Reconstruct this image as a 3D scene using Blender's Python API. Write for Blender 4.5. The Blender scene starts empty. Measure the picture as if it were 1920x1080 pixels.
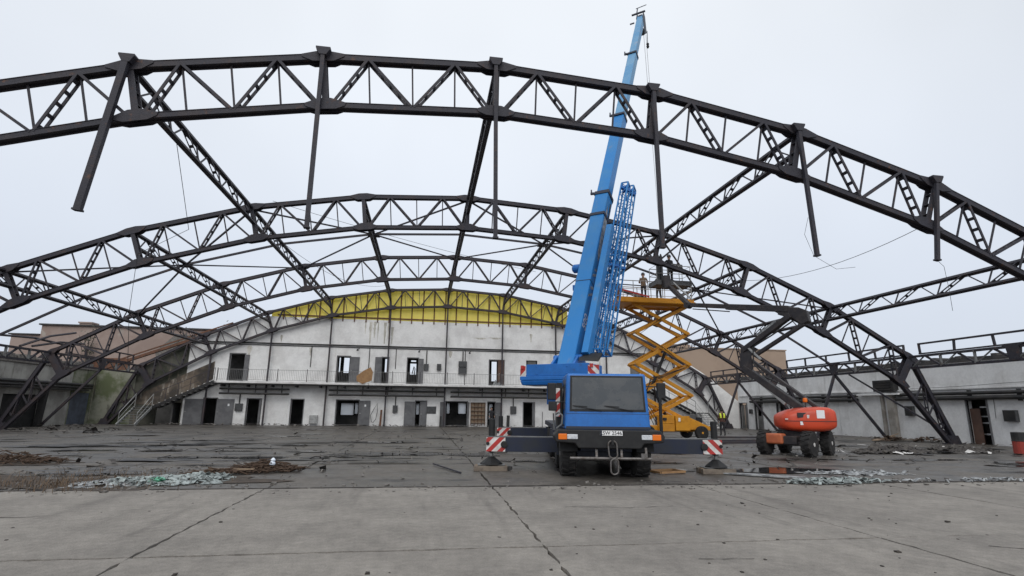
import bpy, bmesh, math, random
from mathutils import Vector as V, Matrix as MX
random.seed(7)
S = bpy.context.scene
C = S.collection

# ------------------------------------------------------------------ camera, sky, sun, exposure
cam_d = bpy.data.cameras.new('camera'); cam = bpy.data.objects.new('camera', cam_d); C.objects.link(cam)
cam_d.sensor_fit = 'HORIZONTAL'; cam_d.sensor_width = 36.0
cam_d.lens = 1015.198 / 1920 * 36.0
cam_d.clip_start = 0.05; cam_d.clip_end = 2000
CPITCH, CROLL, CYAW, HC = 0.21912, 0.01213, 0.15597, 1.6
def cam_axes():
    cy, sy, cp, sp, cr, sr = (math.cos(CYAW), math.sin(CYAW), math.cos(CPITCH), math.sin(CPITCH), math.cos(CROLL), math.sin(CROLL))
    fw = V((sy*cp, cy*cp, sp)); rt = V((cy, -sy, 0)); up = rt.cross(fw)
    return fw, cr*rt + sr*up, -sr*rt + cr*up
fw, rr, uu = cam_axes()
mw = MX(((rr.x, uu.x, -fw.x, 0), (rr.y, uu.y, -fw.y, 0), (rr.z, uu.z, -fw.z, HC), (0, 0, 0, 1)))
cam.matrix_world = mw
S.camera = cam

SUN_EL, SUN_AZ = math.radians(42), math.radians(192)
W = bpy.data.worlds.new('World'); S.world = W; W.use_nodes = True
nt = W.node_tree; nt.nodes.clear()
def N(t, ty, **k):
    n = t.nodes.new(ty)
    for a, b in k.items(): setattr(n, a, b)
    return n
sky = N(nt, 'ShaderNodeTexSky', sky_type='NISHITA', sun_disc=False, sun_elevation=SUN_EL, sun_rotation=SUN_AZ)
tc = N(nt, 'ShaderNodeTexCoord'); sep = N(nt, 'ShaderNodeSeparateXYZ'); nt.links.new(tc.outputs['Generated'], sep.inputs[0])
rmp = N(nt, 'ShaderNodeValToRGB'); nt.links.new(sep.outputs[2], rmp.inputs[0])
e = rmp.color_ramp.elements
e[0].position = 0.0; e[0].color = (.66, .715, .82, 1); e[1].position = .66; e[1].color = (.885, .925, .975, 1)
e2 = e.new(.28); e2.color = (.745, .80, .89, 1)
nz = N(nt, 'ShaderNodeTexNoise'); nz.inputs['Scale'].default_value = 1.6; nz.inputs['Detail'].default_value = 3
nt.links.new(tc.outputs['Generated'], nz.inputs[0])
cl = N(nt, 'ShaderNodeMapRange'); cl.inputs[1].default_value = .3; cl.inputs[2].default_value = .7; cl.inputs[3].default_value = .90; cl.inputs[4].default_value = 1.06
nt.links.new(nz.outputs[0], cl.inputs[0])
mul = N(nt, 'ShaderNodeMixRGB', blend_type='MULTIPLY'); mul.inputs[0].default_value = 1
nt.links.new(rmp.outputs[0], mul.inputs[1]); nt.links.new(cl.outputs[0], mul.inputs[2])
sc10 = N(nt, 'ShaderNodeMixRGB', blend_type='MULTIPLY'); sc10.inputs[0].default_value = 1; sc10.inputs[2].default_value = (10.4, 10.4, 10.4, 1)
nt.links.new(mul.outputs[0], sc10.inputs[1])
mixs = N(nt, 'ShaderNodeMixRGB'); mixs.inputs[0].default_value = .93            # thick overcast in front of the clear sky
nt.links.new(sky.outputs[0], mixs.inputs[1]); nt.links.new(sc10.outputs[0], mixs.inputs[2])
bg = N(nt, 'ShaderNodeBackground'); bg.inputs[1].default_value = .1
wo = N(nt, 'ShaderNodeOutputWorld')
nt.links.new(mixs.outputs[0], bg.inputs[0]); nt.links.new(bg.outputs[0], wo.inputs[0])
sun_d = bpy.data.lights.new('sun', 'SUN'); sun_d.energy = 1.35; sun_d.angle = math.radians(50); sun_d.color = (1, .97, .93)
sun = bpy.data.objects.new('sun', sun_d); C.objects.link(sun)
sd = V((math.cos(SUN_EL)*math.sin(SUN_AZ), math.cos(SUN_EL)*math.cos(SUN_AZ), math.sin(SUN_EL)))
sun.rotation_euler = sd.to_track_quat('Z', 'Y').to_euler()
vs = S.view_settings; vs.view_transform = 'Standard'; vs.look = 'None'; vs.gamma = 1; vs.exposure = 0; vs.use_curve_mapping = False

# ------------------------------------------------------------------ materials
def mat(name, c1, c2=None, scale=3, lo=.4, hi=.65, rough=.6, metal=0, bump=0, bscale=40, stretch=(1, 1, 1), c3=None, s3=12, lo3=.55, hi3=.7, st3=(1, 1, 1), spec=.4, trans=0, rvar=0, fine=()):
    m = bpy.data.materials.new(name); m.use_nodes = True; t = m.node_tree; b = t.nodes['Principled BSDF']
    b.inputs['Roughness'].default_value = rough; b.inputs['Metallic'].default_value = metal
    b.inputs['Specular IOR Level'].default_value = spec
    geo = N(t, 'ShaderNodeNewGeometry')
    def noise(sc, st, lo, hi, det=7):
        mp = N(t, 'ShaderNodeMapping'); mp.inputs['Scale'].default_value = st; t.links.new(geo.outputs['Position'], mp.inputs[0])
        n = N(t, 'ShaderNodeTexNoise'); n.inputs['Scale'].default_value = sc; n.inputs['Detail'].default_value = det; n.inputs['Roughness'].default_value = .62
        t.links.new(mp.outputs[0], n.inputs[0])
        r = N(t, 'ShaderNodeMapRange', interpolation_type='SMOOTHSTEP'); r.inputs[1].default_value = lo; r.inputs[2].default_value = hi
        t.links.new(n.outputs[0], r.inputs[0]); return r.outputs[0]
    col = None
    if c2:
        mx = N(t, 'ShaderNodeMixRGB'); mx.inputs[1].default_value = (*c1, 1); mx.inputs[2].default_value = (*c2, 1)
        f = noise(scale, stretch, lo, hi); t.links.new(f, mx.inputs[0]); col = mx.outputs[0]
        if rvar:
            rm = N(t, 'ShaderNodeMapRange'); rm.inputs[3].default_value = rough; rm.inputs[4].default_value = rough + rvar
            t.links.new(f, rm.inputs[0]); t.links.new(rm.outputs[0], b.inputs['Roughness'])
        if c3:
            m3 = N(t, 'ShaderNodeMixRGB'); m3.inputs[2].default_value = (*c3, 1); t.links.new(col, m3.inputs[1])
            t.links.new(noise(s3, st3, lo3, hi3), m3.inputs[0]); col = m3.outputs[0]
        for fs, fa in fine:
            n = N(t, 'ShaderNodeTexNoise'); n.inputs['Scale'].default_value = fs; n.inputs['Detail'].default_value = 6; n.inputs['Roughness'].default_value = .7; t.links.new(geo.outputs['Position'], n.inputs[0])
            r = N(t, 'ShaderNodeMapRange'); r.inputs[1].default_value = .3; r.inputs[2].default_value = .7; r.inputs[3].default_value = 1-fa; r.inputs[4].default_value = 1+fa; t.links.new(n.outputs[0], r.inputs[0])
            mm = N(t, 'ShaderNodeMixRGB', blend_type='MULTIPLY'); mm.inputs[0].default_value = 1; t.links.new(col, mm.inputs[1]); t.links.new(r.outputs[0], mm.inputs[2]); col = mm.outputs[0]
        t.links.new(col, b.inputs['Base Color'])
    else: b.inputs['Base Color'].default_value = (*c1, 1)
    if bump:
        n = N(t, 'ShaderNodeTexNoise'); n.inputs['Scale'].default_value = bscale; n.inputs['Detail'].default_value = 5
        t.links.new(geo.outputs['Position'], n.inputs[0])
        bp = N(t, 'ShaderNodeBump'); bp.inputs['Strength'].default_value = bump; bp.inputs['Distance'].default_value = .03
        t.links.new(n.outputs[0], bp.inputs['Height']); t.links.new(bp.outputs[0], b.inputs['Normal'])
    if trans:
        tr = N(t, 'ShaderNodeBsdfTranslucent')
        if col: t.links.new(col, tr.inputs[0])
        else: tr.inputs[0].default_value = (*c1, 1)
        ms = N(t, 'ShaderNodeMixShader'); ms.inputs[0].default_value = trans
        out = t.nodes['Material Output']
        t.links.new(b.outputs[0], ms.inputs[1]); t.links.new(tr.outputs[0], ms.inputs[2]); t.links.new(ms.outputs[0], out.inputs[0])
    return m
M = {}
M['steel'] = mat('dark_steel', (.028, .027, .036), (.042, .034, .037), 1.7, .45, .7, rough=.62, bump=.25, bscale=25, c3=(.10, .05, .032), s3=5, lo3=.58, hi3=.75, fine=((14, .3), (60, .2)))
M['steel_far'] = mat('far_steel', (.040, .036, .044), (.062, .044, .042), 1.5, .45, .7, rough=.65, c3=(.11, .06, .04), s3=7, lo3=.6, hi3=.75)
M['grey_steel'] = mat('grey_painted_steel', (.16, .165, .165), (.09, .08, .075), 4, .45, .65, rough=.6)
M['slab'] = mat('apron_concrete', (.25, .229, .203), (.20, .183, .163), .5, .36, .64, rough=.85, bump=.5, bscale=45, c3=(.135, .122, .11), s3=1.5, lo3=.53, hi3=.8, st3=(1.3, .10, 1), fine=((2.2, .16), (9, .16), (55, .20)))
M['floor'] = mat('hall_floor', (.128, .115, .101), (.080, .072, .064), .55, .35, .62, rough=.7, rvar=-.38, bump=.35, bscale=22, c3=(.034, .031, .030), s3=.75, lo3=.55, hi3=.66, st3=(.6, 1.6, 1), spec=.3, fine=((1.6, .22), (7, .22), (40, .2)))
M['soil'] = mat('bare_earth', (.055, .047, .04), (.03, .026, .024), 3, rough=.95, bump=.5)
M['soilb'] = mat('brown_earth', (.075, .058, .045), (.045, .036, .03), 4, rough=.95, bump=.5)
M['white'] = mat('whitewash', (.78, .775, .76), (.66, .65, .635), .7, .42, .66, rough=.85, bump=.15, bscale=18, c3=(.40, .37, .32), s3=.9, lo3=.61, hi3=.84, st3=(2.2, 2.2, .22), fine=((1.3, .08), (7, .06)))
M['white_l'] = mat('dirty_plaster', (.40, .39, .36), (.26, .25, .23), .8, .38, .62, rough=.9, bump=.2, bscale=14, c3=(.13, .12, .10), s3=1.1, lo3=.54, hi3=.74, st3=(2, 2, .3))
M['damp'] = mat('damp_stain', (.60, .575, .52), (.40, .38, .33), 2.2, .4, .6, rough=.9, stretch=(3, 3, .6), fine=((12, .2),))
M['stain'] = mat('grey_brown_render', (.33, .31, .28), (.22, .20, .18), 2, rough=.9)
M['white_r'] = mat('annex_plaster', (.74, .74, .735), (.60, .595, .585), .6, .42, .66, rough=.85, bump=.15, bscale=18, c3=(.33, .31, .29), s3=1.0, lo3=.58, hi3=.78, st3=(2.5, 2.5, .2), fine=((1.3, .1), (7, .07)))
M['mossy'] = mat('mossy_plaster', (.10, .097, .08), (.045, .048, .034), .8, .38, .6, rough=.9, bump=.2, bscale=14, c3=(.21, .17, .13), s3=1.4, lo3=.55, hi3=.72, st3=(2, 2, .4))
M['green'] = mat('green_stained_plaster', (.25, .25, .20), (.10, .115, .06), .7, .4, .6, rough=.9, c3=(.06, .055, .045), s3=1.3, lo3=.56, hi3=.7, st3=(2, 2, .3))
M['brown_wall'] = mat('rusty_board', (.15, .118, .09), (.055, .047, .04), 1.0, .38, .6, rough=.85, c3=(.30, .27, .23), s3=1.8, lo3=.54, hi3=.68, st3=(2, 2, .4), fine=((8, .25),))
M['yellow'] = mat('yellow_sheet', (.99, .90, .30), (.97, .86, .27), 1.3, .4, .65, rough=.5, trans=.5)
M['brick'] = mat('far_brick', (.34, .265, .23), (.285, .215, .185), .35, .4, .62, rough=.9, c3=(.36, .32, .28), s3=.5, lo3=.6, hi3=.7)
M['brick2'] = mat('far_brick_pale', (.36, .27, .205), (.31, .23, .175), .3, .4, .62, rough=.9)
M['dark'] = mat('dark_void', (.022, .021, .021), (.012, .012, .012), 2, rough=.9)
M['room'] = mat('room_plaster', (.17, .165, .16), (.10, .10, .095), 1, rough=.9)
M['pipe'] = mat('black_pipe', (.018, .018, .019), (.035, .032, .03), 2, rough=.55)
M['door'] = mat('grey_door', (.15, .15, .155), (.11, .11, .115), 2, rough=.55, c3=(.07, .065, .06), s3=5, lo3=.62, hi3=.75)
M['door_b'] = mat('brown_door', (.13, .075, .055), (.085, .05, .04), 2, rough=.6)
M['door_blue'] = mat('blue_grey_door', (.10, .115, .15), (.07, .08, .10), 2, rough=.6)
M['pane'] = mat('frosted_pane', (.97, .98, .99), (.93, .95, .96), 2, rough=.4, trans=.95)
M['balc'] = mat('balcony_concrete', (.78, .77, .75), (.62, .61, .59), 1.5, rough=.8, c3=(.2, .18, .16), s3=3, lo3=.6, hi3=.75, st3=(1, 1, .4))
M['box'] = mat('box_enamel', (.075, .077, .08), (.05, .05, .05), 4, rough=.5)
M['blue'] = mat('crane_blue', (.009, .134, .45), (.008, .114, .385), 1.2, .4, .65, rough=.38, c3=(.03, .085, .22), s3=3.5, lo3=.6, hi3=.78, spec=.5, fine=((5, .12), (30, .08)))
M['blue2'] = mat('crane_blue_weathered', (.019, .188, .49), (.038, .205, .46), 1.0, .4, .65, rough=.5, c3=(.12, .21, .36), s3=2.2, lo3=.58, hi3=.75, st3=(1, 1, .4))
M['blue_hi'] = mat('crane_blue_faded', (.10, .28, .49), (.16, .33, .50), 1.0, .4, .65, rough=.5, c3=(.25, .34, .46), s3=2.2, lo3=.58, hi3=.72)
M['navy'] = mat('navy_frame', (.016, .022, .045), (.022, .026, .036), 2, rough=.5)
M['black'] = mat('black_plastic', (.012, .012, .013), (.018, .018, .018), 6, rough=.6)
M['rubber'] = mat('tyre_rubber', (.02, .019, .019), (.045, .04, .036), 5, .5, .7, rough=.85, bump=.3)
M['glass'] = mat('dusty_windscreen', (.055, .062, .068), (.075, .08, .084), 2, rough=.22, spec=.55, rvar=.2)
M['red'] = mat('warning_red', (.46, .035, .03), (.36, .04, .035), 5, rough=.5)
M['wwhite'] = mat('warning_white', (.72, .70, .68), (.55, .53, .5), 5, rough=.5)
M['amber'] = mat('amber_lens', (.75, .17, .015), rough=.25)
M['lamp'] = mat('lamp_lens', (.62, .64, .66), (.45, .47, .5), 20, rough=.15)
M['plate'] = mat('plate_white', (.8, .8, .8), rough=.4)
M['ink'] = mat('black_ink', (.01, .01, .012), rough=.5)
M['chain'] = mat('worn_chain', (.17, .16, .155), (.10, .085, .075), 12, rough=.5, metal=.5)
M['amberwood'] = mat('old_timber', (.20, .165, .13), (.13, .105, .085), 6, rough=.85, stretch=(1, 5, 1))
M['syellow'] = mat('lift_yellow', (.62, .27, .014), (.50, .21, .016), 2, .42, .66, rough=.5, c3=(.28, .13, .04), s3=5, lo3=.6, hi3=.74)
M['orange'] = mat('lift_orange', (.60, .065, .022), (.48, .055, .022), 1.5, .4, .65, rough=.38, c3=(.30, .05, .03), s3=6, lo3=.62, hi3=.75, spec=.5)
M['orange2'] = mat('faded_orange', (.52, .15, .06), (.40, .11, .05), 3, rough=.5)
M['boomdk'] = mat('boom_dark_paint', (.028, .025, .028), (.05, .042, .040), 3, rough=.55, c3=(.12, .08, .06), s3=8, lo3=.64, hi3=.75)
M['tray'] = mat('basket_grey', (.13, .13, .135), (.08, .08, .08), 4, rough=.55)
M['galv'] = mat('galvanised_rail', (.42, .42, .41), (.30, .30, .29), 5, rough=.5, metal=.3)
M['rail'] = mat('railing_grey', (.27, .27, .27), (.2, .19, .18), 4, rough=.6)
M['water'] = mat('puddle_water', (.012, .012, .013), rough=.04, spec=.6)
M['wet_and_shade'] = mat('wet_tar_and_shade', (.022, .02, .02), (.035, .032, .03), 3, rough=.35, bump=.3, bscale=12)  # wet tar colour, also used for the painted shadow under the crane
M['junk'] = mat('torn_tar_felt', (.045, .04, .038), (.10, .09, .08), 4, rough=.8)
M['foil'] = mat('pale_plastic_sheet', (.42, .47, .455), (.17, .19, .185), 7, .4, .6, rough=.45, trans=.15)
M['foilg'] = mat('green_plastic', (.12, .50, .30), (.22, .52, .38), 5, rough=.4, trans=.2)
M['foilw'] = mat('grey_plastic_sheet', (.36, .37, .37), (.14, .145, .15), 6, .4, .6, rough=.4)
M['twig'] = mat('brown_twigs', (.055, .034, .022), (.10, .065, .045), 8, rough=.9)
M['plank'] = mat('pale_plank', (.30, .22, .15), (.2, .145, .1), 6, rough=.85)
M['osb'] = mat('tan_board', (.36, .21, .10), (.29, .165, .08), 5, rough=.8)
M['bag'] = mat('white_bag', (.75, .8, .86), (.6, .68, .78), 9, rough=.5)
M['weed'] = mat('dry_weed', (.14, .095, .06), (.09, .065, .045), 9, rough=.9)
M['stone'] = mat('rubble_stone', (.20, .185, .17), (.11, .10, .09), 9, rough=.9)
M['leaf'] = mat('grey_green_leaf', (.055, .065, .045), (.085, .085, .065), 4, rough=.8)
M['bark'] = mat('bark', (.05, .042, .036), (.08, .07, .06), 8, rough=.9)
M['skin'] = mat('skin', (.42, .25, .18), rough=.6)
M['hair'] = mat('dark_hair', (.02, .016, .013), rough=.7)
M['hivis'] = mat('hivis_yellow', (.72, .80, .08), (.6, .68, .08), 8, rough=.7)
M['jacket'] = mat('brown_jacket', (.10, .045, .035), (.07, .035, .03), 8, rough=.85)
M['cloth_dk'] = mat('dark_clothes', (.022, .022, .026), (.032, .031, .034), 8, rough=.85)
M['cloth_tan'] = mat('tan_clothes', (.20, .135, .085), (.12, .085, .06), 8, rough=.85)
M['helmet'] = mat('dark_helmet', (.06, .06, .065), rough=.4)
M['rust'] = mat('rust_brown', (.16, .075, .045), (.09, .05, .035), 3, rough=.85)
M['roof'] = mat('bitumen_roof', (.045, .044, .044), (.075, .07, .068), 1.5, rough=.9)
M['rope'] = mat('steel_rope', (.30, .30, .30), rough=.5)
M['cable'] = mat('black_cable', (.03, .03, .03), rough=.6)
M['barrelred'] = mat('barrel_red', (.36, .05, .035), (.22, .05, .04), 4, rough=.6)

# ------------------------------------------------------------------ helpers
PM = {}
class MB:
    def __init__(s): s.v = []; s.f = []; s.mi = []; s.cur = 0
    def add(s, vs, fs):
        n = len(s.v); s.v += [V(p) for p in vs]; s.f += [tuple(i+n for i in f) for f in fs]; s.mi += [s.cur]*len(fs); return s
    def box(s, x0, x1, y0, y1, z0, z1):
        x0, x1 = min(x0, x1), max(x0, x1); y0, y1 = min(y0, y1), max(y0, y1); z0, z1 = min(z0, z1), max(z0, z1)
        return s.add([(x0, y0, z0), (x1, y0, z0), (x1, y1, z0), (x0, y1, z0), (x0, y0, z1), (x1, y0, z1), (x1, y1, z1), (x0, y1, z1)],
                     [(3, 2, 1, 0), (4, 5, 6, 7), (0, 1, 5, 4), (1, 2, 6, 5), (2, 3, 7, 6), (3, 0, 4, 7)])
    def hexa(s, b, t):       # bottom quad, top quad
        return s.add(list(b)+list(t), [(3, 2, 1, 0), (4, 5, 6, 7), (0, 1, 5, 4), (1, 2, 6, 5), (2, 3, 7, 6), (3, 0, 4, 7)])
    def bar(s, a, b, w, h=None, up=(0, 0, 1), w2=None, h2=None):
        a = V(a); b = V(b); h = w if h is None else h; w2 = w if w2 is None else w2; h2 = h if h2 is None else h2
        d = (b-a)
        if d.length < 1e-6: return s
        d.normalize(); u = V(up); sd = d.cross(u)
        if sd.length < .05: sd = d.cross(V((0, 1, 0)) if abs(d.y) < .9 else V((1, 0, 0)))
        sd.normalize(); u = sd.cross(d)
        q = lambda p, w, h: [p-sd*w/2-u*h/2, p+sd*w/2-u*h/2, p+sd*w/2+u*h/2, p-sd*w/2+u*h/2]
        A = q(a, w, h); B = q(b, w2, h2)
        return s.add(A+B, [(3, 2, 1, 0), (4, 5, 6, 7), (0, 1, 5, 4), (1, 2, 6, 5), (2, 3, 7, 6), (3, 0, 4, 7)])
    def tube(s, pts, r, n=8, closed=False):
        pts = [V(p) for p in pts]; m = len(pts); rs = r if isinstance(r, (list, tuple)) else [r]*m
        base = len(s.v); prev = None
        for i, p in enumerate(pts):
            if closed: d = pts[(i+1) % m]-pts[i-1]
            else: d = pts[min(i+1, m-1)]-pts[max(i-1, 0)]
            d.normalize()
            if prev is None:
                u = d.cross(V((0, 0, 1)))
                if u.length < .1: u = d.cross(V((1, 0, 0)))
            else: u = prev - d*prev.dot(d)
            u.normalize(); prev = u; w = d.cross(u)
            for k in range(n):
                a = 2*math.pi*k/n; s.v.append(p+u*math.cos(a)*rs[i]+w*math.sin(a)*rs[i])
        for i in range(m if closed else m-1):
            j = (i+1) % m
            for k in range(n):
                s.f.append((base+i*n+k, base+i*n+(k+1) % n, base+j*n+(k+1) % n, base+j*n+k)); s.mi.append(s.cur)
        if not closed:
            s.f.append(tuple(base+k for k in reversed(range(n)))); s.mi.append(s.cur)
            s.f.append(tuple(base+(m-1)*n+k for k in range(n))); s.mi.append(s.cur)
        return s
    def prism(s, poly, vec):
        n = len(poly); a = [V(p) for p in poly]; b = [p+V(vec) for p in a]
        return s.add(a+b, [tuple(reversed(range(n))), tuple(range(n, 2*n))]+[(i, (i+1) % n, n+(i+1) % n, n+i) for i in range(n)])
    def lathe(s, c, ax, prof, n=20):     # prof: (radius, offset along axis)
        c = V(c); ax = V(ax).normalized(); u = ax.cross(V((0, 0, 1)))
        if u.length < .1: u = ax.cross(V((1, 0, 0)))
        u.normalize(); w = ax.cross(u); base = len(s.v); m = len(prof)
        for r, o in prof:
            for k in range(n):
                a = 2*math.pi*k/n; s.v.append(c+ax*o+(u*math.cos(a)+w*math.sin(a))*r)
        for i in range(m-1):
            for k in range(n):
                s.f.append((base+i*n+k, base+i*n+(k+1) % n, base+(i+1)*n+(k+1) % n, base+(i+1)*n+k)); s.mi.append(s.cur)
        s.f.append(tuple(base+k for k in reversed(range(n)))); s.mi.append(s.cur)
        s.f.append(tuple(base+(m-1)*n+k for k in range(n))); s.mi.append(s.cur)
        return s
    def build(s, name, m, parent=None, world=True, bevel=0, smooth=False, kind=None, label=None, seg=2):
        me = bpy.data.meshes.new(name)
        vs = s.v
        if parent is not None and world:
            inv = PM[parent.name].inverted(); vs = [inv @ p for p in vs]
        me.from_pydata([tuple(p) for p in vs], [], s.f)
        ms = m if isinstance(m, (list, tuple)) else [m]
        for q in ms: me.materials.append(M[q])
        if len(ms) > 1: me.polygons.foreach_set('material_index', s.mi)
        bm = bmesh.new(); bm.from_mesh(me); bmesh.ops.recalc_face_normals(bm, faces=bm.faces); bm.to_mesh(me); bm.free()
        if smooth: me.polygons.foreach_set('use_smooth', [True]*len(me.polygons))
        o = bpy.data.objects.new(name, me); C.objects.link(o)
        if parent is not None: o.parent = parent; PM[o.name] = PM[parent.name]
        else: PM[o.name] = MX.Identity(4)
        if bevel:
            b = o.modifiers.new('bevel', 'BEVEL'); b.width = bevel; b.segments = seg; b.limit_method = 'ANGLE'; b.angle_limit = math.radians(30)
        if kind: o['kind'] = kind
        if label: o['label'] = label
        return o
def tag(o, label=None, cat=None, group=None, kind=None):
    if label: o['label'] = label
    if cat: o['category'] = cat
    if group: o['group'] = group
    if kind: o['kind'] = kind
    return o
def thing(name, label, cat, loc=(0, 0, 0), rz=0, group=None):
    o = bpy.data.objects.new(name, None); C.objects.link(o); o.location = loc; o.rotation_euler = (0, 0, rz); o.empty_display_size = .3
    PM[o.name] = MX.Translation(V(loc)) @ MX.Rotation(rz, 4, 'Z')
    return tag(o, label, cat, group)
def one(mb, name, m, label, cat, group=None, **k):   # a thing that is a single mesh, origin moved to its base
    c = V((sum(p.x for p in mb.v)/len(mb.v), sum(p.y for p in mb.v)/len(mb.v), min(p.z for p in mb.v)))
    mb.v = [p-c for p in mb.v]
    o = mb.build(name, m, **k); o.location = c; PM[o.name] = MX.Translation(c)
    return tag(o, label, cat, group)
def lerp(a, b, t): return V(a)*(1-t)+V(b)*t
def text_mesh(txt, size, m, parent, mw, name, ext=.004):
    cu = bpy.data.curves.new(name, 'FONT'); cu.body = txt; cu.size = size; cu.extrude = ext; cu.align_x = 'CENTER'; cu.align_y = 'CENTER'
    to = bpy.data.objects.new(name+'_tmp', cu); C.objects.link(to)
    dg = bpy.context.evaluated_depsgraph_get(); dg.update()
    me = bpy.data.meshes.new_from_object(to.evaluated_get(dg)); bpy.data.objects.remove(to)
    me.materials.clear(); me.materials.append(M[m])
    me.transform(PM[parent.name].inverted() @ mw)
    o = bpy.data.objects.new(name, me); C.objects.link(o); o.parent = parent; PM[o.name] = PM[parent.name]
    return o

# ------------------------------------------------------------------ ground
g = MB(); g.add([(-600, -300, -.06), (600, -300, -.06), (600, 900, -.06), (-600, 900, -.06)], [(0, 1, 2, 3)])
g.build('ground', 'soil', kind='structure')
def slabs(name, xs, ys, gap, m, z=0, jit=.012, sub=14):
    b = MB()
    for i in range(len(xs)-1):
        for j in range(len(ys)-1):
            x0, x1, y0, y1 = xs[i]+gap/2, xs[i+1]-gap/2, ys[j]+gap/2, ys[j+1]-gap/2
            if x1-x0 < .1 or y1-y0 < .1: continue
            dz = random.uniform(-.006, .006); pts = []
            nx = max(2, int((x1-x0)*sub/4)); ny = max(2, int((y1-y0)*sub/4))
            jx = lambda: random.uniform(-jit, jit)*(1.8 if random.random() < .12 else 1)
            for k in range(nx): pts.append((x0+(x1-x0)*k/nx, y0+jx()))
            for k in range(ny): pts.append((x1+jx(), y0+(y1-y0)*k/ny))
            for k in range(nx): pts.append((x1-(x1-x0)*k/nx, y1+jx()))
            for k in range(ny): pts.append((x0+jx(), y1-(y1-y0)*k/ny))
            b.prism([(p[0], p[1], -.06) for p in pts], (0, 0, .06+z+dz))
    return b.build(name, m, kind='structure')
XS = [-3+4.5*k for k in range(-9, 12)]
slabs('concrete_apron', XS, [-11.2, -6.7, -2.2, 2.3, 6.8, 11.84], .036, 'slab', jit=.02, sub=26)
slabs('hall_floor', [-27]+[x for x in XS if -26 < x < 30]+[30.4], [12.02, 16.6, 21.1, 25.6, 30.1, 34.6, 39.1, 43.6, 49.6], .03, 'floor', jit=.02)
slabs('yard_left', [-80, -55, -27.05], [12.02, 30, 60], .03, 'floor', z=-.01)
slabs('yard_right', [30.45, 55, 80], [12.02, 30, 60], .03, 'floor', z=-.01)
rl = MB(); rl.box(-8, 3.4, 11.90, 11.945, -.05, .012); rl.box(3.7, 14, 11.905, 11.95, -.05, .004)
one(rl, 'floor_rail', 'junk', 'dark worn steel rail set in the groove between apron and hall floor', 'rail')
def crack(pts, w, seed):
    r = random.Random(seed); b = MB(); P = []
    for a, c in zip(pts[:-1], pts[1:]):
        n = max(2, int(math.dist(a, c)/.12))
        for k in range(n): t = k/n; P.append((a[0]+(c[0]-a[0])*t+r.gauss(0, .018), a[1]+(c[1]-a[1])*t+r.gauss(0, .018)))
    P.append(pts[-1])
    for (x0, y0), (x1, y1) in zip(P[:-1], P[1:]):
        d = V((x1-x0, y1-y0, 0)); nn = V((-d.y, d.x, 0)).normalized()*w*r.uniform(.3, 1)
        b.add([V((x0, y0, .011))-nn, V((x1, y1, .011))-nn, V((x1, y1, .011))+nn, V((x0, y0, .011))+nn], [(0, 1, 2, 3)])
    return b
for i, (pts, w) in enumerate((([(2.4, 9.4), (3.6, 9.2), (4.3, 9.3)], .012), ([(4.9, 10.6), (5.9, 10.2), (6.6, 10.3)], .008), ([(-6.2, 9.3), (-5.5, 9.2), (-5.2, 9.35)], .014), ([(7.0, 6.2), (7.6, 5.9)], .012), ([(-1.4, 4.9), (-.4, 5.6), (.3, 5.5)], .006), ([(3.1, 6.1), (3.7, 6.0)], .01), ([(8.8, 10.8), (10.2, 10.2)], .008), ([(-5.9, 6.3), (-5.0, 6.75), (-4.2, 6.6)], .006))):
    crack(pts, w, i).build('crack', 'soil', kind='structure')
def blob(cx, cy, rx, ry, n=26, seed=0, rough=.25, rot=0):
    r = random.Random(seed); ph = [r.uniform(0, 6.28) for _ in range(4)]; o = []
    for k in range(n):
        a = 2*math.pi*k/n; q = 1+rough*(math.sin(2*a+ph[0])*.5+math.sin(3*a+ph[1])*.5+math.sin(5*a+ph[2])*.35+math.sin(7*a+ph[3])*.3)
        x, y = rx*q*math.cos(a), ry*q*math.sin(a)
        o.append((cx+x*math.cos(rot)-y*math.sin(rot), cy+x*math.sin(rot)+y*math.cos(rot)))
    return o
def sheet(name, m, blobs, z=.012, kind='structure'):
    b = MB()
    for i, q in enumerate(blobs):
        b.add([(x, y, z+.0006*i) for x, y in q], [tuple(range(len(q)))])
    return b.build(name, m, kind=kind)
sheet('puddle', 'water', [blob(-1.8, 19.9, 1.25, .8, seed=3), blob(.0, 19.9, .75, .6, seed=8), blob(1.75, 19.7, .95, .7, seed=5), blob(-5.0, 18.6, 1.0, .45, seed=6), blob(-3.3, 18.7, .45, .35, seed=61)])
sheet('puddle', 'water', [blob(-7.0, 18.75, .75, .36, seed=81, rough=.35, rot=.25), blob(-5.45, 18.75, .35, .3, seed=82, rough=.4), blob(-11.4, 24.2, 1.7, .42, seed=83, rough=.4, rot=.15), blob(-9.2, 24.4, 1.0, .3, seed=84, rough=.4), blob(-13.4, 23.6, .9, .3, seed=85, rough=.4), blob(2.0, 19.65, .55, .5, seed=86), blob(-9.0, 21.2, .6, .2, seed=87), blob(-2.2, 26.5, 1.2, .35, seed=88, rough=.4)])
sheet('puddle', 'water', [blob(17.5, 17.3, 1.4, .3, seed=91, rough=.4), blob(14.6, 17.5, .7, .25, seed=92, rough=.4), blob(10.2, 14.35, 1.7, .75, seed=11, rough=.2), blob(6.75, 14.6, .55, .4, seed=13), blob(8.2, 14.9, .5, .3, seed=17)])
M['shallow'] = mat('shallow_water', (.03, .028, .026), (.05, .046, .042), 3, rough=.07, rvar=.2, spec=.5)
r_ = random.Random(15)
sheet('puddle', 'shallow', [blob(r_.uniform(-15, 20), r_.uniform(15, 34), r_.uniform(.3, 1.2), r_.uniform(.12, .4), 20, seed=300+k, rough=.4, rot=r_.uniform(-.2, .2)) for k in range(34)], z=.0135)
st = []
r_ = random.Random(5)
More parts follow.
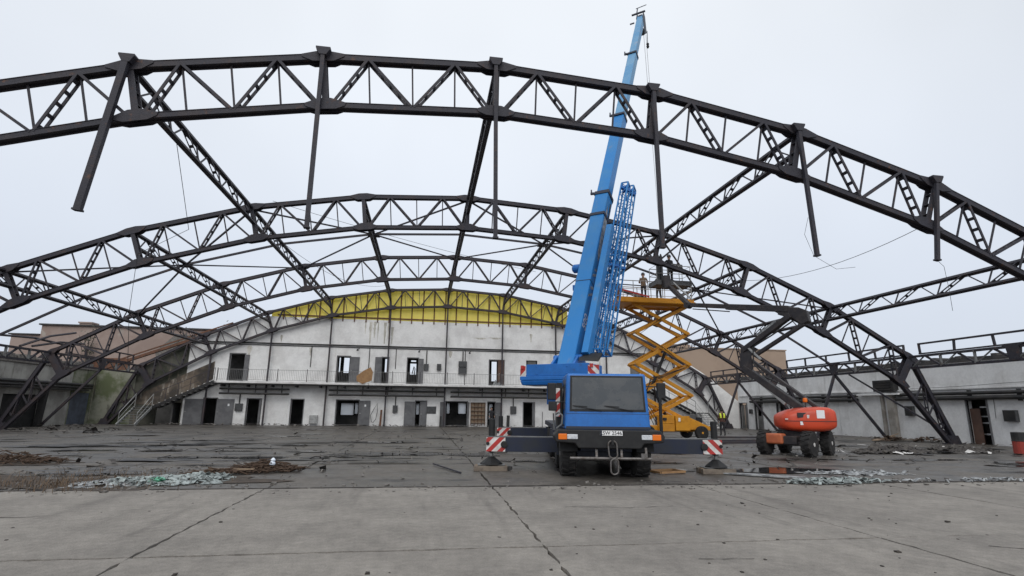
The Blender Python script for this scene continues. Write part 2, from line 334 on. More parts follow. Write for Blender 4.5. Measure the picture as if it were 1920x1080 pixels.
for k in range(150):
    x = r_.uniform(-24, 27); y = r_.uniform(13.5, 44)
    if k % 3 == 0: x = r_.uniform(-14, 0); y = r_.uniform(14, 27)
    st.append(blob(x, y, r_.uniform(.25, 1.3), r_.uniform(.08, .32), 14, seed=100+k, rough=.5, rot=r_.uniform(-.3, .3)))
sheet('wet_patches', 'wet_and_shade', st, z=.010)
sheet('earth_and_shade_patch', 'soilb', [blob(-7.4, 12.75, 1.9, .95, seed=71, rough=.45), blob(-9.2, 12.3, 1.4, .6, seed=76, rough=.4), blob(-9.5, 13.6, 1.5, .7, seed=72, rough=.4), blob(-4.9, 13.3, 1.5, .75, seed=73, rough=.4), blob(-11, 17.2, 1.9, .7, seed=74)], z=.009)
sheet('earth_and_shade_patch', 'wet_and_shade', [blob(4.6, 15.5, 1.3, 2.4, seed=75, rough=.3)], z=.0085)  # dark patch painted on the floor as the shadow beneath the crane

# ------------------------------------------------------------------ truss constants
X0, ZC, R, DT, DEP = 1.806, -32.505, 44.71, .118, 1.606
# exact fitted values
YS = [15.275, 26.494, 37.902, 48.981]
FX = 26.95
def node(i, k, r=0.0):
    th = k*DT; q = R-r
    return V((X0+q*math.sin(th), YS[i] if isinstance(i, int) else i, ZC+q*math.cos(th)))
def arc_z(x, r=0): return ZC+math.sqrt(max(0, (R-r)**2-(x-X0)**2))
def chord_z(x):     # height of the straight segmented top chord at x
    k = math.asin(max(-.95, min(.95, (x-X0)/R)))/DT; a = math.floor(k); p = node(0, a); q = node(0, a+1)
    return p.z+(q.z-p.z)*(x-p.x)/(q.x-p.x)
ORD = ['nearest', 'second', 'third', 'rearmost']
AL = ['nearest and largest arched steel truss, its top chord carrying six hanging cut tubes',
      'second arched steel truss, passing behind the crane boom to a foot by the right wall',
      'third arched steel truss from the camera, seen open against the sky above the yellow gable',
      'rearmost arched steel truss standing against the white end wall in front of yellow sheeting']
Yv = V((0, 1, 0))
def laced(b, a, c, side, gap, w, t, n=5, up=None):     # two flat legs and batten plates between them
    a = V(a); c = V(c); sv = V(side).normalized(); d = (c-a).normalized(); nn = sv.cross(d)
    for sg in (-1, 1): b.bar(a+sv*sg*gap/2, c+sv*sg*gap/2, t, w, up=nn)
    for k in range(n):
        p = lerp(a, c, (k+.5)/n); b.bar(p-sv*gap/2, p+sv*gap/2, .11, .02, up=nn)
def build_arch(i):
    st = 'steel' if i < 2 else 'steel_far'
    root = thing('arched_truss', AL[i], 'roof truss', (X0, YS[i], 0), group='arched roof trusses of the stripped hall')
    top = [V((X0-FX, YS[i], .1))]+[node(i, k) for k in range(-5, 6)]+[V((X0+FX, YS[i], .1))]
    bot = [V((X0-FX+.35, YS[i], .05))]+[node(i, k, DEP) for k in range(-5, 6)]+[V((X0+FX-.35, YS[i], .05))]
    for nm, pl, hh in (('top_chord', top, .17), ('bottom_chord', bot, .15)):
        b = MB()
        for a, c in zip(pl[:-1], pl[1:]):
            d = (c-a).normalized(); a2, c2 = a-d*.03, c+d*.03
            b.bar(a2-Yv*.105, c2-Yv*.105, .075, hh); b.bar(a2+Yv*.105, c2+Yv*.105, .075, hh)
            b.bar(a2, c2, .16, hh*.55)
            n = d.cross(Yv); n = n if n.z > 0 else -n
            b.bar(a2+n*(hh/2+.008), c2+n*(hh/2+.008), .32, .014)
        b.build(nm, st, root)
    for k in range(-5, 6):
        a = node(i, k); c = node(i, k, DEP); b = MB(); ur = (a-c).normalized(); tg = V((ur.z, 0, -ur.x))
        for sg in (-1, 1):
            p = Yv*sg*.13
            b.bar(c+p, a+p, .045, .17, up=tg)
            y = Yv*sg*.158
            b.prism([a+y-tg*.62-ur*.02, a+y-tg*.62+ur*.06, a+y-tg*.2+ur*.15, a+y+tg*.2+ur*.15, a+y+tg*.62+ur*.06, a+y+tg*.62-ur*.02, a+y+tg*.3-ur*.17, a+y-tg*.3-ur*.17], Yv*sg*.014)
            b.prism([c+y-tg*.6+ur*.04, c+y-tg*.17+ur*.20, c+y+tg*.17+ur*.20, c+y+tg*.6+ur*.04, c+y+tg*.55-ur*.06, c+y+tg*.3-ur*.15, c+y-tg*.3-ur*.15, c+y-tg*.55-ur*.06], Yv*sg*.014)
        for q in range(1, 4): p = lerp(c, a, q/4); b.bar(p-Yv*.12, p+Yv*.12, .13, .02, up=ur)
        b.build('post', st, root)
    for k in range(-5, 5):
        T0, T1, B0, B1 = node(i, k), node(i, k+1), node(i, k, DEP), node(i, k+1, DEP)
        P = lambda t: lerp(T0, T1, t); Q = lambda t: lerp(B0, B1, t)
        u = V((0, 0, .07))
        for a, c in ((Q(.03), P(.25)), (P(.25), Q(.5)), (Q(.5), P(.75)), (P(.75), Q(.97))):
            b = MB(); d = (c-a).normalized()
            laced(b, a+d*.05, c-d*.05, Yv, .265, .08, .04, n=5); b.build('diagonal', st, root)
        for t in (.25, .5, .75):
            b = MB(); b.bar(Q(t), P(t), .05, .05, up=Yv); b.build('vertical_rod', st, root)
    for s in (-1, 1):                                        # legs down to the hinge
        k = 5*s; A = node(i, k); Bq = node(i, k, DEP); F = V((X0+s*FX, YS[i], .1))
        b = MB()
        for t in (.3, .55, .78):
            p = lerp(A, F, t); q = lerp(Bq, F, t); b.bar(p, q, .07, .07, up=Yv)
            q2 = lerp(Bq, F, min(t+.22, .97)); laced(b, p, q2, Yv, .16, .06, .03, 3)
        b.build('leg_lacing', st, root)
        b = MB(); b.prism([F+V((-.45*s, -.16, -.1)), F+V((.3*s, -.16, -.1)), F+V((.12*s, -.16, .35)), F+V((-.3*s, -.16, .35))], (0, .32, 0))
        b.box(F.x-.5, F.x+.5, YS[i]-.3, YS[i]+.3, -.02, .03)
        b.build('foot', st, root)
        b = MB()
        for sg in (-1, 1): b.bar(lerp(A, Bq, .06)+Yv*sg*.15, lerp(A, Bq, .95)+Yv*sg*.15, .012, .42, up=V((1, 0, 0)))
        b.build('knee_plate', st, root)
    return root
for i in range(4): build_arch(i)

# hanging cut tubes on the nearest arch
HT = [(-2, (-8.66, 11.14), (-9.16, 6.51)), (-1, (-3.44, 12.03), (-3.42, 6.41)), (0, (1.76, 12.31), (1.85, 6.43)), (1, (6.97, 12.0), (7.02, 6.45)), (2, (12.11, 11.08), (12.27, 6.49)), (3, (17.24, 9.61), (16.73, 6.59))]
HN = ['leftmost and thickest, tilted outwards', 'second from left', 'third from left at the apex', 'fourth from left, beside the crane boom', 'fifth from left, leaning right', 'rightmost and shortest']
for (k, t, bt), nm in zip(HT, HN):
    Yh = 15.0; a = V((t[0], Yh, t[1])); c = V((bt[0], Yh, bt[1]))
    root = thing('hanging_tube', 'cut steel tube hanging from the nearest arch, '+nm, 'steel tube', tuple(c), group='cut tubes hanging from the nearest arch')
    b = MB(); wd = .17 if k == -2 else .115; b.bar(a, c, wd, .15 if k == -2 else .12, up=Yv); b.bar(c+V((0, 0, .0)), c+(a-c).normalized()*.05, wd+.05, .17, up=Yv)
    b.build('tube', 'steel', root)
    b = MB(); d = (a-c).normalized(); b.prism([a+V((-.21, -.08, .05)), a+V((.21, -.08, .05)), a+V((.21, -.08, .0)), a+V((.1, -.08, -.2)), a+V((-.1, -.08, -.2)), a+V((-.21, -.08, 0))], (0, .3, 0))
    b.build('head_plate', 'steel', root)

# lattice trusses between the arches
def num(n): return ['first', 'second', 'third', 'fourth', 'fifth', 'sixth', 'seventh', 'eighth', 'ninth'][n]
def lattice(i, k, label):
    a0 = node(i, k); Ya, Yb = YS[i]+.12, YS[i+1]-.12
    th = k*DT; ur = V((math.sin(th), 0, math.cos(th))); tg = V((math.cos(th), 0, -math.sin(th)))
    dep = .85
    T = lambda t: V((a0.x, Ya+(Yb-Ya)*t, a0.z))-ur*.04
    Bq = lambda t: V((a0.x, Ya+(Yb-Ya)*t, a0.z))-ur*dep
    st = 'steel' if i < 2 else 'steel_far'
    root = thing('lattice_purlin', label, 'lattice truss', (a0.x, (Ya+Yb)/2, a0.z-dep), group='lattice purlins between the arches')
    b = MB(); b.bar(T(0), T(1), .17, .11, up=ur); b.build('top_chord', st, root)
    b = MB(); b.bar(Bq(0), Bq(1), .17, .10, up=ur); b.build('bottom_chord', st, root)
    for j in range(5):
        t0, t1, t2 = j/5, (j+.5)/5, (j+1)/5
        b = MB(); laced(b, Bq(t2-.006), T(t1+.006), tg, .13, .055, .026, 3); b.build('laced_diagonal', st, root)
        b = MB(); b.bar(T(t1), Bq(t0), .05, .05, up=tg); b.build('diagonal', st, root)
        if j: b = MB(); b.bar(Bq(t0), T(t0), .045, .045, up=tg); b.build('vertical_rod', st, root)
BN = ['nearest and second arch', 'second and third arch', 'third and rearmost arch']
for i, ks in ((0, (-4, -2, 0, 2, 4)), (1, range(-4, 5)), (2, range(-4, 5))):
    ks = list(ks)
    for j, k in enumerate(ks):
        lattice(i, k, 'dark lattice truss spanning between the %s, %s of %s from the left' % (BN[i], num(j), ['five', 'nine', 'nine'][i]))

# mid-bay transverse strut line and K braces between second and third arch
ym = (YS[1]+YS[2])/2
root = thing('transverse_strut', 'long polygonal steel strut following the roof curve midway between second and third arch', 'roof strut', (X0, ym, 0))
for k in range(-5, 5):
    b = MB(); b.bar(node(ym, k, .1), node(ym, k+1, .1), .11, .11); b.build('strut', 'steel', root)
for j, k in enumerate((-3, -1, 1, 3)):
    m_ = node(ym, k, .12)
    root = thing('wind_brace', 'K shaped roof brace between second and third arch, %s of four from the left' % num(j), 'roof brace', tuple(m_), group='K braces in the roof plane')
    for i in (1, 2):
        for dk in (-1, 1):
            b = MB(); b.bar(m_, node(i, k+dk, .1), .08, .07); b.build('arm', 'steel', root)
    b = MB(); b.box(m_.x-.35, m_.x+.35, ym-.3, ym+.3, m_.z-.09, m_.z-.06); b.build('centre_plate', 'steel', root)

# ------------------------------------------------------------------ eaves trusses with A-frame struts
def eaves(s, Ya, Yb, label, st, rods=True, legs=True):
    x = X0+s*24.79; zt, zb = 4.66, 4.04
    root = thing('eaves_truss', label, 'eaves truss', (x, (Ya+Yb)/2, 0), group='eaves trusses along the side walls')
    Ya += .15; Yb -= .15; L = Yb-Ya
    b = MB(); b.bar((x, Ya, zt), (x, Yb, zt), .14, .12); b.build('top_chord', st, root)
    b = MB(); b.bar((x, Ya, zb), (x, Yb, zb), .14, .12); b.build('bottom_chord', st, root)
    n = 6
    for j in range(n):
        y0, y1, y2 = Ya+L*j/n, Ya+L*(j+.5)/n, Ya+L*(j+1)/n
        b = MB(); b.bar((x, y0, zb), (x, y1, zt), .10, .09); b.build('diagonal', st, root)
        b = MB(); b.bar((x, y1, zt), (x, y2, zb), .055, .055); b.build('diagonal', 'grey_steel', root)
        if j and j != n//2: b = MB(); b.bar((x-s*.02, y0, zb), (x-s*.02, y0, zt), .13, .06, up=Yv); b.build('post', 'grey_steel', root)
    mY = (Ya+Yb)/2
    b = MB(); b.prism([(x-.1, mY-.55, zt+.12), (x-.1, mY+.55, zt+.12), (x-.1, mY+.3, zt), (x-.1, mY+.2, zb), (x-.1, mY-.2, zb), (x-.1, mY-.3, zt)], (.2, 0, 0)); b.build('centre_post', st, root)
    for (dx, dy) in (((3.25, .5), (-1.75, .35)) if s > 0 else ((3.25, .5),)) if legs else ():
        b = MB(); b.bar((x, mY, zb), (x+s*dx, mY+dy*0, .02), .15, .13, up=Yv); b.build('strut_leg', st, root)
    if rods:
        for ye in (Ya,):
            b = MB(); b.bar((x+s*.3, mY+(.9 if ye > mY else -.9), zb-.05), (X0+s*(FX-.1), ye, .5), .09, .09); b.build('brace_rod', st, root)
eaves(1, YS[0], YS[1], 'long eaves truss along the right wall at the right edge of the photo', 'steel', rods=False, legs=False)
eaves(1, YS[1], YS[2], 'eaves truss with A-frame struts along the right wall behind the orange lift', 'steel')
eaves(1, YS[2], YS[3], 'far eaves truss along the right wall near the right stairs', 'steel_far', rods=False)
eaves(-1, YS[1], YS[2], 'eaves truss on the left side at the left edge of the photo', 'steel')
eaves(-1, YS[2], YS[3], 'far eaves truss on the left side running to the left stairs', 'steel_far', rods=False)
def rail_frame(s, Ya, Yb, n, label, st='steel', z0=4.73, z1=5.33):
    x = X0+s*24.79; root = thing('clerestory_frame', label, 'window frame', (x, (Ya+Yb)/2, z0), group='bare clerestory frames above the eaves')
    b = MB(); b.bar((x, Ya, z1), (x, Yb, z1-.02), .10, .09); b.build('top_rail', st, root)
    b = MB(); b.bar((x, Ya, z0+.05), (x, Yb, z0+.05), .10, .07); b.build('sill_rail', st, root)
    for j in range(n+1):
        y = Ya+(Yb-Ya)*j/n; y = min(max(y, Ya+.06), Yb-.06); b = MB(); b.bar((x, y, z0+.08), (x, y+random.uniform(-.05, .05), z1-.04), .09, .09, up=Yv); b.build('upright', st, root)
rail_frame(1, 15.6, 25.75, 5, 'bare steel clerestory frame on the right eaves, the one running out of the photo')
rail_frame(1, 26.65, 36.9, 5, 'bare steel clerestory frame on the right eaves above the orange lift')
rail_frame(1, 39, 48, 4, 'far bare steel clerestory frame on the right eaves near the brown building', 'steel_far', z1=5.2)
rail_frame(-1, 39.2, 47.6, 4, 'bare steel clerestory frame on the left eaves in front of the brick wall', 'steel_far', z1=5.4)
for lab, a, c in (('bent broken steel bar sticking up at the left edge, upper one', (-23.2, 35.4, 4.8), (-23.2, 40.2, 6.2)), ('bent broken steel bar at the left edge, lower one leaning over the eaves', (-23.2, 36.4, 4.9), (-23.0, 41.0, 5.55)), ('twisted rusty steel bar lying across the left eaves truss', (-23.4, 33, 5.2), (-23.4, 40.5, 5.3))):
    b = MB(); m_ = lerp(a, c, .5)+V((0, 0, .18)); b.tube([a, lerp(a, m_, .6), m_, c], .07, 6); one(b, 'broken_bar', 'steel_far', lab, 'steel bar', 'broken bars on the left eaves')

# ------------------------------------------------------------------ walls with openings
def wall_cols(x0, x1, holes, cap, base=0, step=1.0):
    br = {x0, x1}
    x = x0
    while x < x1: br.add(round(x, 4)); x += step
    for h in holes: br.update((h[0], h[1]))
    br = sorted(q for q in br if x0 <= q <= x1); out = []
    for a, c in zip(br[:-1], br[1:]):
        if c-a < 1e-4: continue
        m_ = (a+c)/2; hs = sorted((h[2], h[3]) for h in holes if h[0] < m_ < h[1]); z = base
        for q in hs:
            if q[0] > z+1e-4: out.append((a, c, z, z, q[0], q[0]))
            z = max(z, q[1])
        out.append((a, c, z, z, cap(a), cap(c)))
    return out
def wall_y(b, cols, Y, t):      # wall facing -Y
    for a, c, za, zc, ta, tcp in cols:
        if max(ta-za, tcp-zc) < .01: continue
        b.hexa([(a, Y, za), (c, Y, zc), (c, Y+t, zc), (a, Y+t, za)], [(a, Y, max(ta, za)), (c, Y, max(tcp, zc)), (c, Y+t, max(tcp, zc)), (a, Y+t, max(ta, za))])
def wall_x(b, cols, X, t):      # wall in an X plane, running along Y
    for a, c, za, zc, ta, tcp in cols:
        b.hexa([(X, a, za), (X+t, a, za), (X+t, c, zc), (X, c, zc)], [(X, a, ta), (X+t, a, ta), (X+t, c, tcp), (X, c, tcp)])
UP = [(-16.36, -15.18), (-7.58, -6.51), (-3.78, -3.23), (-1.56, -.63), (5.77, 7.09), (9.16, 10.21), (19.17, 20.13)]
LOW = [(-17.98, -16.96), (-14.59, -13.5), (-11.07, -10.08), (-7.37, -5.51), (-.67, .25), (1.97, 3.85), (5.70, 6.33), (8.94, 9.92)]
holesU = [(a, c, 3.62, 5.88) for a, c in UP[:5]]+[(9.16, 10.21, 4.75, 5.95), (19.17, 20.13, 4.66, 5.95)]
holesL = [(a, c, 0, 2.13) for a, c in LOW]
YW = 49.3
capw = lambda x: (min(9.2, chord_z(x)-.05) if x < 13 else chord_z(x)+.42) if x > -17 else chord_z(x)+.15
def capw(x):
    z = chord_z(x)
    if x > 14.5: return z+.42
    if x < -17.5: return z-.05
    return min(9.2, z-.06)
root = thing('end_building', 'two-storey whitewashed end wall with balcony, dark door openings and yellow sheeted gable', 'building', (X0, YW, 0))
b = MB(); wall_y(b, wall_cols(-19.6, 29.99, holesU+holesL, capw), YW, .28); b.build('wall', 'white', root)
b = MB(); wall_y(b, wall_cols(-23.4, -19.6, [(-21.6, -19.7, 0, 1.75)], capw), YW, .28); b.build('wall', 'mossy', root, label='dark mossy left end of the white wall')
b = MB(); wall_y(b, wall_cols(-26.4, -23.4, [], lambda x: 4.3), YW, .28); b.build('wall', 'green', root, label='green stained wall at the left corner')
# rooms behind the wall
RW = [(-7.46, -7.27, 4.48, 5.82), (-7.07, -6.52, 4.42, 5.82), (-3.56, -3.26, 4.55, 5.8), (-1.36, -.74, 4.40, 5.45), (-1.30, -.78, 5.52, 5.74), (5.92, 6.48, 3.95, 5.8)]
KF = 53.2/YW
RH = [(x0*KF, x1*KF, (z0-1.6)*KF+1.6, (z1-1.6)*KF+1.6) for x0, x1, z0, z1 in RW]
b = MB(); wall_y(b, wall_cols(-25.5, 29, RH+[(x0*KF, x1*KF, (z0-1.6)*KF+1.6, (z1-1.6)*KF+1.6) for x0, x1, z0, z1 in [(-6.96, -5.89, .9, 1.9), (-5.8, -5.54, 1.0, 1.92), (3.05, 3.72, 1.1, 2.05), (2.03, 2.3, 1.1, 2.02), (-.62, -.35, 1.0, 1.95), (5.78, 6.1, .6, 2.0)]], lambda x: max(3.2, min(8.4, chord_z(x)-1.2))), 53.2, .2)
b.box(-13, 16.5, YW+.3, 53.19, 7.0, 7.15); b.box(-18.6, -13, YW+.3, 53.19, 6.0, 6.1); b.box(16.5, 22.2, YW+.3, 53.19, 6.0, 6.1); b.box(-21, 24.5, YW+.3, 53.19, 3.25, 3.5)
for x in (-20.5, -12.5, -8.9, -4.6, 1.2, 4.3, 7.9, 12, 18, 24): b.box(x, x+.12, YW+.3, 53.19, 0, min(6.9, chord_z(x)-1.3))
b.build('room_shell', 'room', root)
# frosted panes and rear windows seen through the openings
for (x0, x1, z0, z1) in [(9.3, 10.1, 4.8, 5.9), (19.25, 20.05, 4.75, 5.9)]:
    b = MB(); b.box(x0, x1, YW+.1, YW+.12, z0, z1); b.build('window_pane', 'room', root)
for (x0, x1, z0, z1) in [(-6.96, -5.89, .9, 1.9), (-5.8, -5.54, 1.0, 1.92), (3.05, 3.72, 1.1, 2.05), (2.03, 2.3, 1.1, 2.02), (-.62, -.35, 1.0, 1.95), (5.78, 6.1, .6, 2.0)]:
    y = 53.1; x0, x1, z0, z1 = x0*KF, x1*KF, (z0-1.6)*KF+1.6, (z1-1.6)*KF+1.6
    b = MB(); b.box(x0, x1, y, y+.02, z0, z1); b.build('window_pane', 'pane', root)
    b = MB(); w = .07; b.box(x0-w, x0, y-.02, y+.04, z0-w, z1+w); b.box(x1, x1+w, y-.02, y+.04, z0-w, z1+w); b.box(x0, x1, y-.02, y+.04, z0-w, z0); b.box(x0, x1, y-.02, y+.04, z1, z1+w); b.build('window_frame', 'dark', root)
for (x0, x1, z0, z1) in RH:
    b = MB(); w = .05; y = 53.25; b.box(x0, x0+w, y, y+.06, z0, z1); b.box(x1-w, x1, y, y+.06, z0, z1); b.box(x0+w, x1-w, y, y+.06, z1-w, z1); b.box(x0+w, x1-w, y, y+.06, z0, z0+w); b.build('window_frame', 'dark', root)
b = MB(); b.tube([(-1.2, 52.9, 4.7), (-1.05, 52.9, 5.4), (-.95, 52.9, 5.2), (-1.0, 52.9, 4.6)], .05, 6); b.build('torn_film', 'box', root)
# door leaves standing open against the wall
DL = [(-15.17, -14.8, 3.66, 5.82, 'door'), (-6.49, -5.70, 3.66, 5.86, 'door'), (-4.37, -3.80, 3.66, 5.9, 'door'), (-.61, -.16, 3.66, 5.85, 'door'), (6.52, 7.08, 3.66, 5.9, 'door_b'),
      (-19.41, -18.0, .02, 2.08, 'door'), (-16.95, -15.6, .02, 2.1, 'door'), (-13.62, -13.46, .02, 2.1, 'door'), (-5.49, -4.53, .02, 2.12, 'door'), (-1.63, -.69, .02, 2.1, 'door'), (-.3, .26, .02, 2.1, 'door'), (1.45, 1.95, .02, 2.1, 'door'), (3.87, 4.02, .02, 2.1, 'door'), (6.34, 6.95, .02, 2.12, 'door'), (9.72, 9.96, .02, 2.1, 'door')]
for x0, x1, z0, z1, m_ in DL:
    b = MB(); b.box(x0, x1, YW-.09, YW-.03, z0, z1); d = b.build('door', m_, root, bevel=.008)
    if x1-x0 > .5:
        b = MB(); b.box(x0+.1, x1-.1, YW-.098, YW-.088, z0+.15, z0+.95); b.box(x0+.1, x1-.1, YW-.098, YW-.088, z0+1.1, z1-.15); b.build('door_panel', m_, d)
        b = MB(); b.box(x0+.08, x0+.2, YW-.13, YW-.09, z0+1.0, z0+1.04); b.build('handle', 'galv', d)
for x, z in ((-16.0, 1.62), (-4.95, 1.7)): b = MB(); b.box(x-.07, x+.07, YW-.102, YW-.099, z-.09, z+.09); b.build('door_notice', 'plate', root)
for h in holesU[:5]+holesL:
    b = MB(); w = .07
    b.box(h[0]-w, h[0], YW-.02, YW+.1, h[2], h[3]+w); b.box(h[1], h[1]+w, YW-.02, YW+.1, h[2], h[3]+w); b.box(h[0], h[1], YW-.02, YW+.1, h[3], h[3]+w)
    b.build('door_frame', 'door', root)
# gable sheeting
xs = [-13.4+.5*k for k in range(54)]; b = MB()
for a, c in zip(xs[:-1], xs[1:]):
    za, zc = chord_z(a)-.03, chord_z(c)-.03; zb = 9.14
    if min(za, zc) > zb+.02: b.hexa([(a, YW+.02, zb), (c, YW+.02, zb), (c, YW+.05, zb), (a, YW+.05, zb)], [(a, YW+.02, za), (c, YW+.02, zc), (c, YW+.05, zc), (a, YW+.05, za)])
b.build('gable_sheeting', 'yellow', root)
b = MB()
x = -12.4
while x < 13.6:
    z = chord_z(x)-.04
    if z > 9.2: b.box(x-.05, x+.05, YW-.06, YW+.0, 8.98, z)
    x += 1.0
b.box(-12.9, 13.1, YW-.072, YW-.01, 9.3, 9.42)
b.build('glazing_bars', 'rust', root)
r_ = random.Random(77); b = MB()
for x, zt, zb in [(-4.95, 9.0, 7.0), (-4.6, 9.05, 7.6), (-4.3, 9.0, 7.2), (-3.7, 9.0, 7.1), (-3.4, 9.0, 7.5), (-5.4, 9.0, 7.9), (-3.05, 8.6, 7.1), (-14.9, 6.6, 5.4), (-12.4, 7.6, 6.95), (4.9, 7.9, 7.75), (6.3, 7.95, 7.8), (9.6, 8.4, 7.6), (13.2, 6.5, 5.1), (16.2, 6.4, 4.4), (-9.9, 6.55, 5.9), (2.2, 6.6, 6.0)]:
    w = r_.uniform(.06, .22); n = 7; L_, R_ = [], []
    if zt-zb < .3: w = 1.1
    for k in range(n+1): t = k/n; q = w*(1-.75*t)*r_.uniform(.5, 1.1); z = zt+(zb-zt)*t; L_.append((x-q, YW-.003, z)); R_.append((x+q, YW-.003, z))
    P_ = L_+R_[::-1]; b = MB(); b.add(P_, [tuple(range(len(P_)))]); b.build('damp_stain', 'damp', root)
# dark band on the wall
b = MB(); b.box(-19.5, 22.6, YW-.1, YW-.005, 6.80, 6.9); b.box(-19.5, 22.6, YW-.06, YW-.005, 6.66, 6.72); b.build('wall_band', 'pipe', root)
# columns
for k in range(-4, 5):
    q = node(3, k, DEP); b = MB()
    zb = 0
    b.box(q.x-.062, q.x+.062, YW-.36, YW-.24, zb, q.z); b.build('column', 'steel_far', root)
for x in (-9.8, -4.9, -2.6, 3.55): b = MB(); b.box(x-.03, x+.03, YW-.05, YW-.004, 4.9 if x < 0 else 3.62, 6.66); b.build('conduit', 'pipe', root)
# brown bent board patch in the left stairs bay
b = MB(); b.prism([(-24.3, YW-.05, 1.7), (-19.2, YW-.05, 4.35), (-17.5, YW-.05, 5.2), (-17.5, YW-.05, 3.7), (-20.6, YW-.05, 1.9), (-21.6, YW-.05, 1.5)], (0, .04, 0)); b.build('brown_board', 'brown_wall', root)
# balcony
BX0, BX1 = -16.9, 20.6
b = MB(); b.box(BX0, BX1, 48.2, YW-.002, 3.40, 3.58); bal = b.build('balcony_slab', 'balc', root, bevel=.01)
b = MB(); b.box(BX0, BX1, 48.26, YW-.01, 3.3, 3.40)
for k in range(20): x = BX0+.4+k*1.95; b.box(x-.05, x+.05, 48.25, YW-.01, 3.12, 3.3)
b.build('balcony_beam', 'pipe', root)
b = MB(); b.bar((BX0+.03, 48.27, 4.52), (BX1, 48.27, 4.52), .04, .03); b.bar((BX0+.03, 48.27, 3.68), (BX1, 48.27, 3.68), .03, .025)
x = BX0+.1
while x < BX1: b.box(x-.0085, x+.0085, 48.262, 48.278, 3.68, 4.52); x += .14
rlg = b.build('railing', 'rail', bal)
b = MB()
x = BX0+.05
while x < BX1: b.box(x-.025, x+.025, 48.245, 48.295, 3.58, 4.62); x += 2.35
b.build('railing_posts', 'steel_far', bal)
# hanging pipes under the balcony
for lab, x0, x1 in (('pair of black pipes under the balcony, left run', -16.7, -11.2), ('pair of black pipes under the balcony, middle run', -8.0, 1.75), ('pair of black pipes under the balcony, right run behind the crane', 2.3, 20)):
    b = MB()
    for z in (2.95, 2.56): b.tube([(x0, 48.75, z), (x1, 48.75, z)], .085, 10)
    x = x0+.7
    while x < x1: b.box(x-.04, x+.04, 48.72, 48.8, 2.5, 3.3); x += 2.1
    one(b, 'pipe_run', 'pipe', lab, 'pipes', 'pipe runs under the balcony')
# left stairs and right stairs
def stairs(xa, xl, s, label, za=3.58, zl=1.45):
    root = thing('steel_staircase', label, 'staircase', (xl, 47, 0))
    yb0, yb1 = 48.0, 49.2
    n = 11
    for y in (yb0, yb1): b = MB(); b.bar((xa, y, za-.1), (xl, y, zl-.1), .05, .22, up=(0, 0, 1)); b.build('stringer', 'pipe', root)
    for j in range(n):
        t = (j+.5)/n; x = xa+(xl-xa)*t; z = za+(zl-za)*t
        b = MB(); b.box(x-.15, x+.15, yb0, yb1, z-.03, z+.02); b.build('tread', 'balc', root)
    w = 1.25; xo = xl+s*w
    b = MB(); b.box(min(xl, xo), max(xl, xo), yb0, yb1, zl-.12, zl-.02); b.build('landing', 'pipe', root)
    ye = 45.7
    for x in (xl, xo): b = MB(); b.bar((x, yb0, zl-.1), (x, ye, .05), .06, .2); b.build('stringer', 'galv', root)
    for j in range(8):
        t = (j+.5)/8; y = yb0+(ye-yb0)*t; z = zl+(0-zl)*t
        b = MB(); b.box(min(xl, xo), max(xl, xo), y-.13, y+.13, z-.02, z+.02); b.build('tread', 'grey_steel', root)
    for x in (xl, xo):
        b = MB(); b.tube([(x, yb0, zl+.95), (x, ye+.2, .95), (x, ye+.2, .05)], .025, 6); b.bar((x, yb0, zl), (x, yb0, zl+.95), .04, .04, up=Yv)
        b.bar((x, yb0, zl+.5), (x, ye+.2, .5), .025, .025); b.build('handrail', 'galv', root)
    b = MB(); b.tube([(xa, yb0, za+1), (xl, yb0, zl+1)], .025, 6); b.tube([(xa, yb0, za+.5), (xl, yb0, zl+.5)], .015, 6)
    for j in range(6): t = j/5; x = xa+(xl-xa)*t; z = za+(zl-za)*t; b.bar((x, yb0, z-.05), (x, yb0, z+1), .03, .03, up=Yv)
    b.build('handrail', 'steel_far', root)
stairs(-16.95, -21.3, -1, 'dark steel staircase with lower flight at the left end of the balcony')
stairs(20.65, 24.9, 1, 'dark steel staircase at the right end of the balcony behind the yellow lift')
# small fittings on the end wall
def wbox(x0, x1, z0, z1, lab, d=.18, m_='box', stem=0):
    root = thing('switch_box', lab, 'switch box', ((x0+x1)/2, YW, z0), group='switch boxes on the end wall')
    b = MB(); b.box(x0, x1, YW-d-.01, YW-.01, z0, z1); b.build('case', m_, root, bevel=.012)
    b = MB(); b.box(x0+.04, x1-.04, YW-d-.022, YW-d-.011, z0+.05, z1-.05); b.build('lid', m_, root)
    if stem: b = MB(); b.box((x0+x1)/2-.04, (x0+x1)/2+.04, YW-.1, YW-.012, z1, stem); b.build('conduit', 'pipe', root)
wbox(-15.48, -14.9, 1.14, 1.75, 'dark switch box right of the large grey door at ground level', stem=2.5)
wbox(-2.62, -2.21, 1.14, 1.75, 'dark switch box left of the middle grey double door', stem=2.5)
wbox(7.72, 8.25, 1.16, 1.80, 'dark switch box left of the rightmost ground-floor doorway', stem=2.5)
wbox(-.12, .3, 4.8, 5.4, 'dark switch box on the upper floor right of the central doorway', stem=6.6)
wbox(1.03, 1.41, 4.85, 5.42, 'square switch box on the upper floor with a pale dial')
wbox(2.96, 3.70, 5.18, 5.71, 'upper one of two stacked dark boxes on the upper floor', stem=6.6)
wbox(2.96, 3.70, 4.55, 5.12, 'lower one of two stacked dark boxes on the upper floor')
b = MB(); b.box(.3, 1.12, YW-.04, YW-.012, 1.08, 1.70); one(b, 'notice_board', 'box', 'dark board on the wall beside the middle double door', 'board')
b = MB(); b.box(-9.46, -8.81, YW-.25, YW-.01, .15, .85)
for k in range(4): b.box(-9.44, -8.83, YW-.27, YW-.25, .2+k*.16, .26+k*.16)
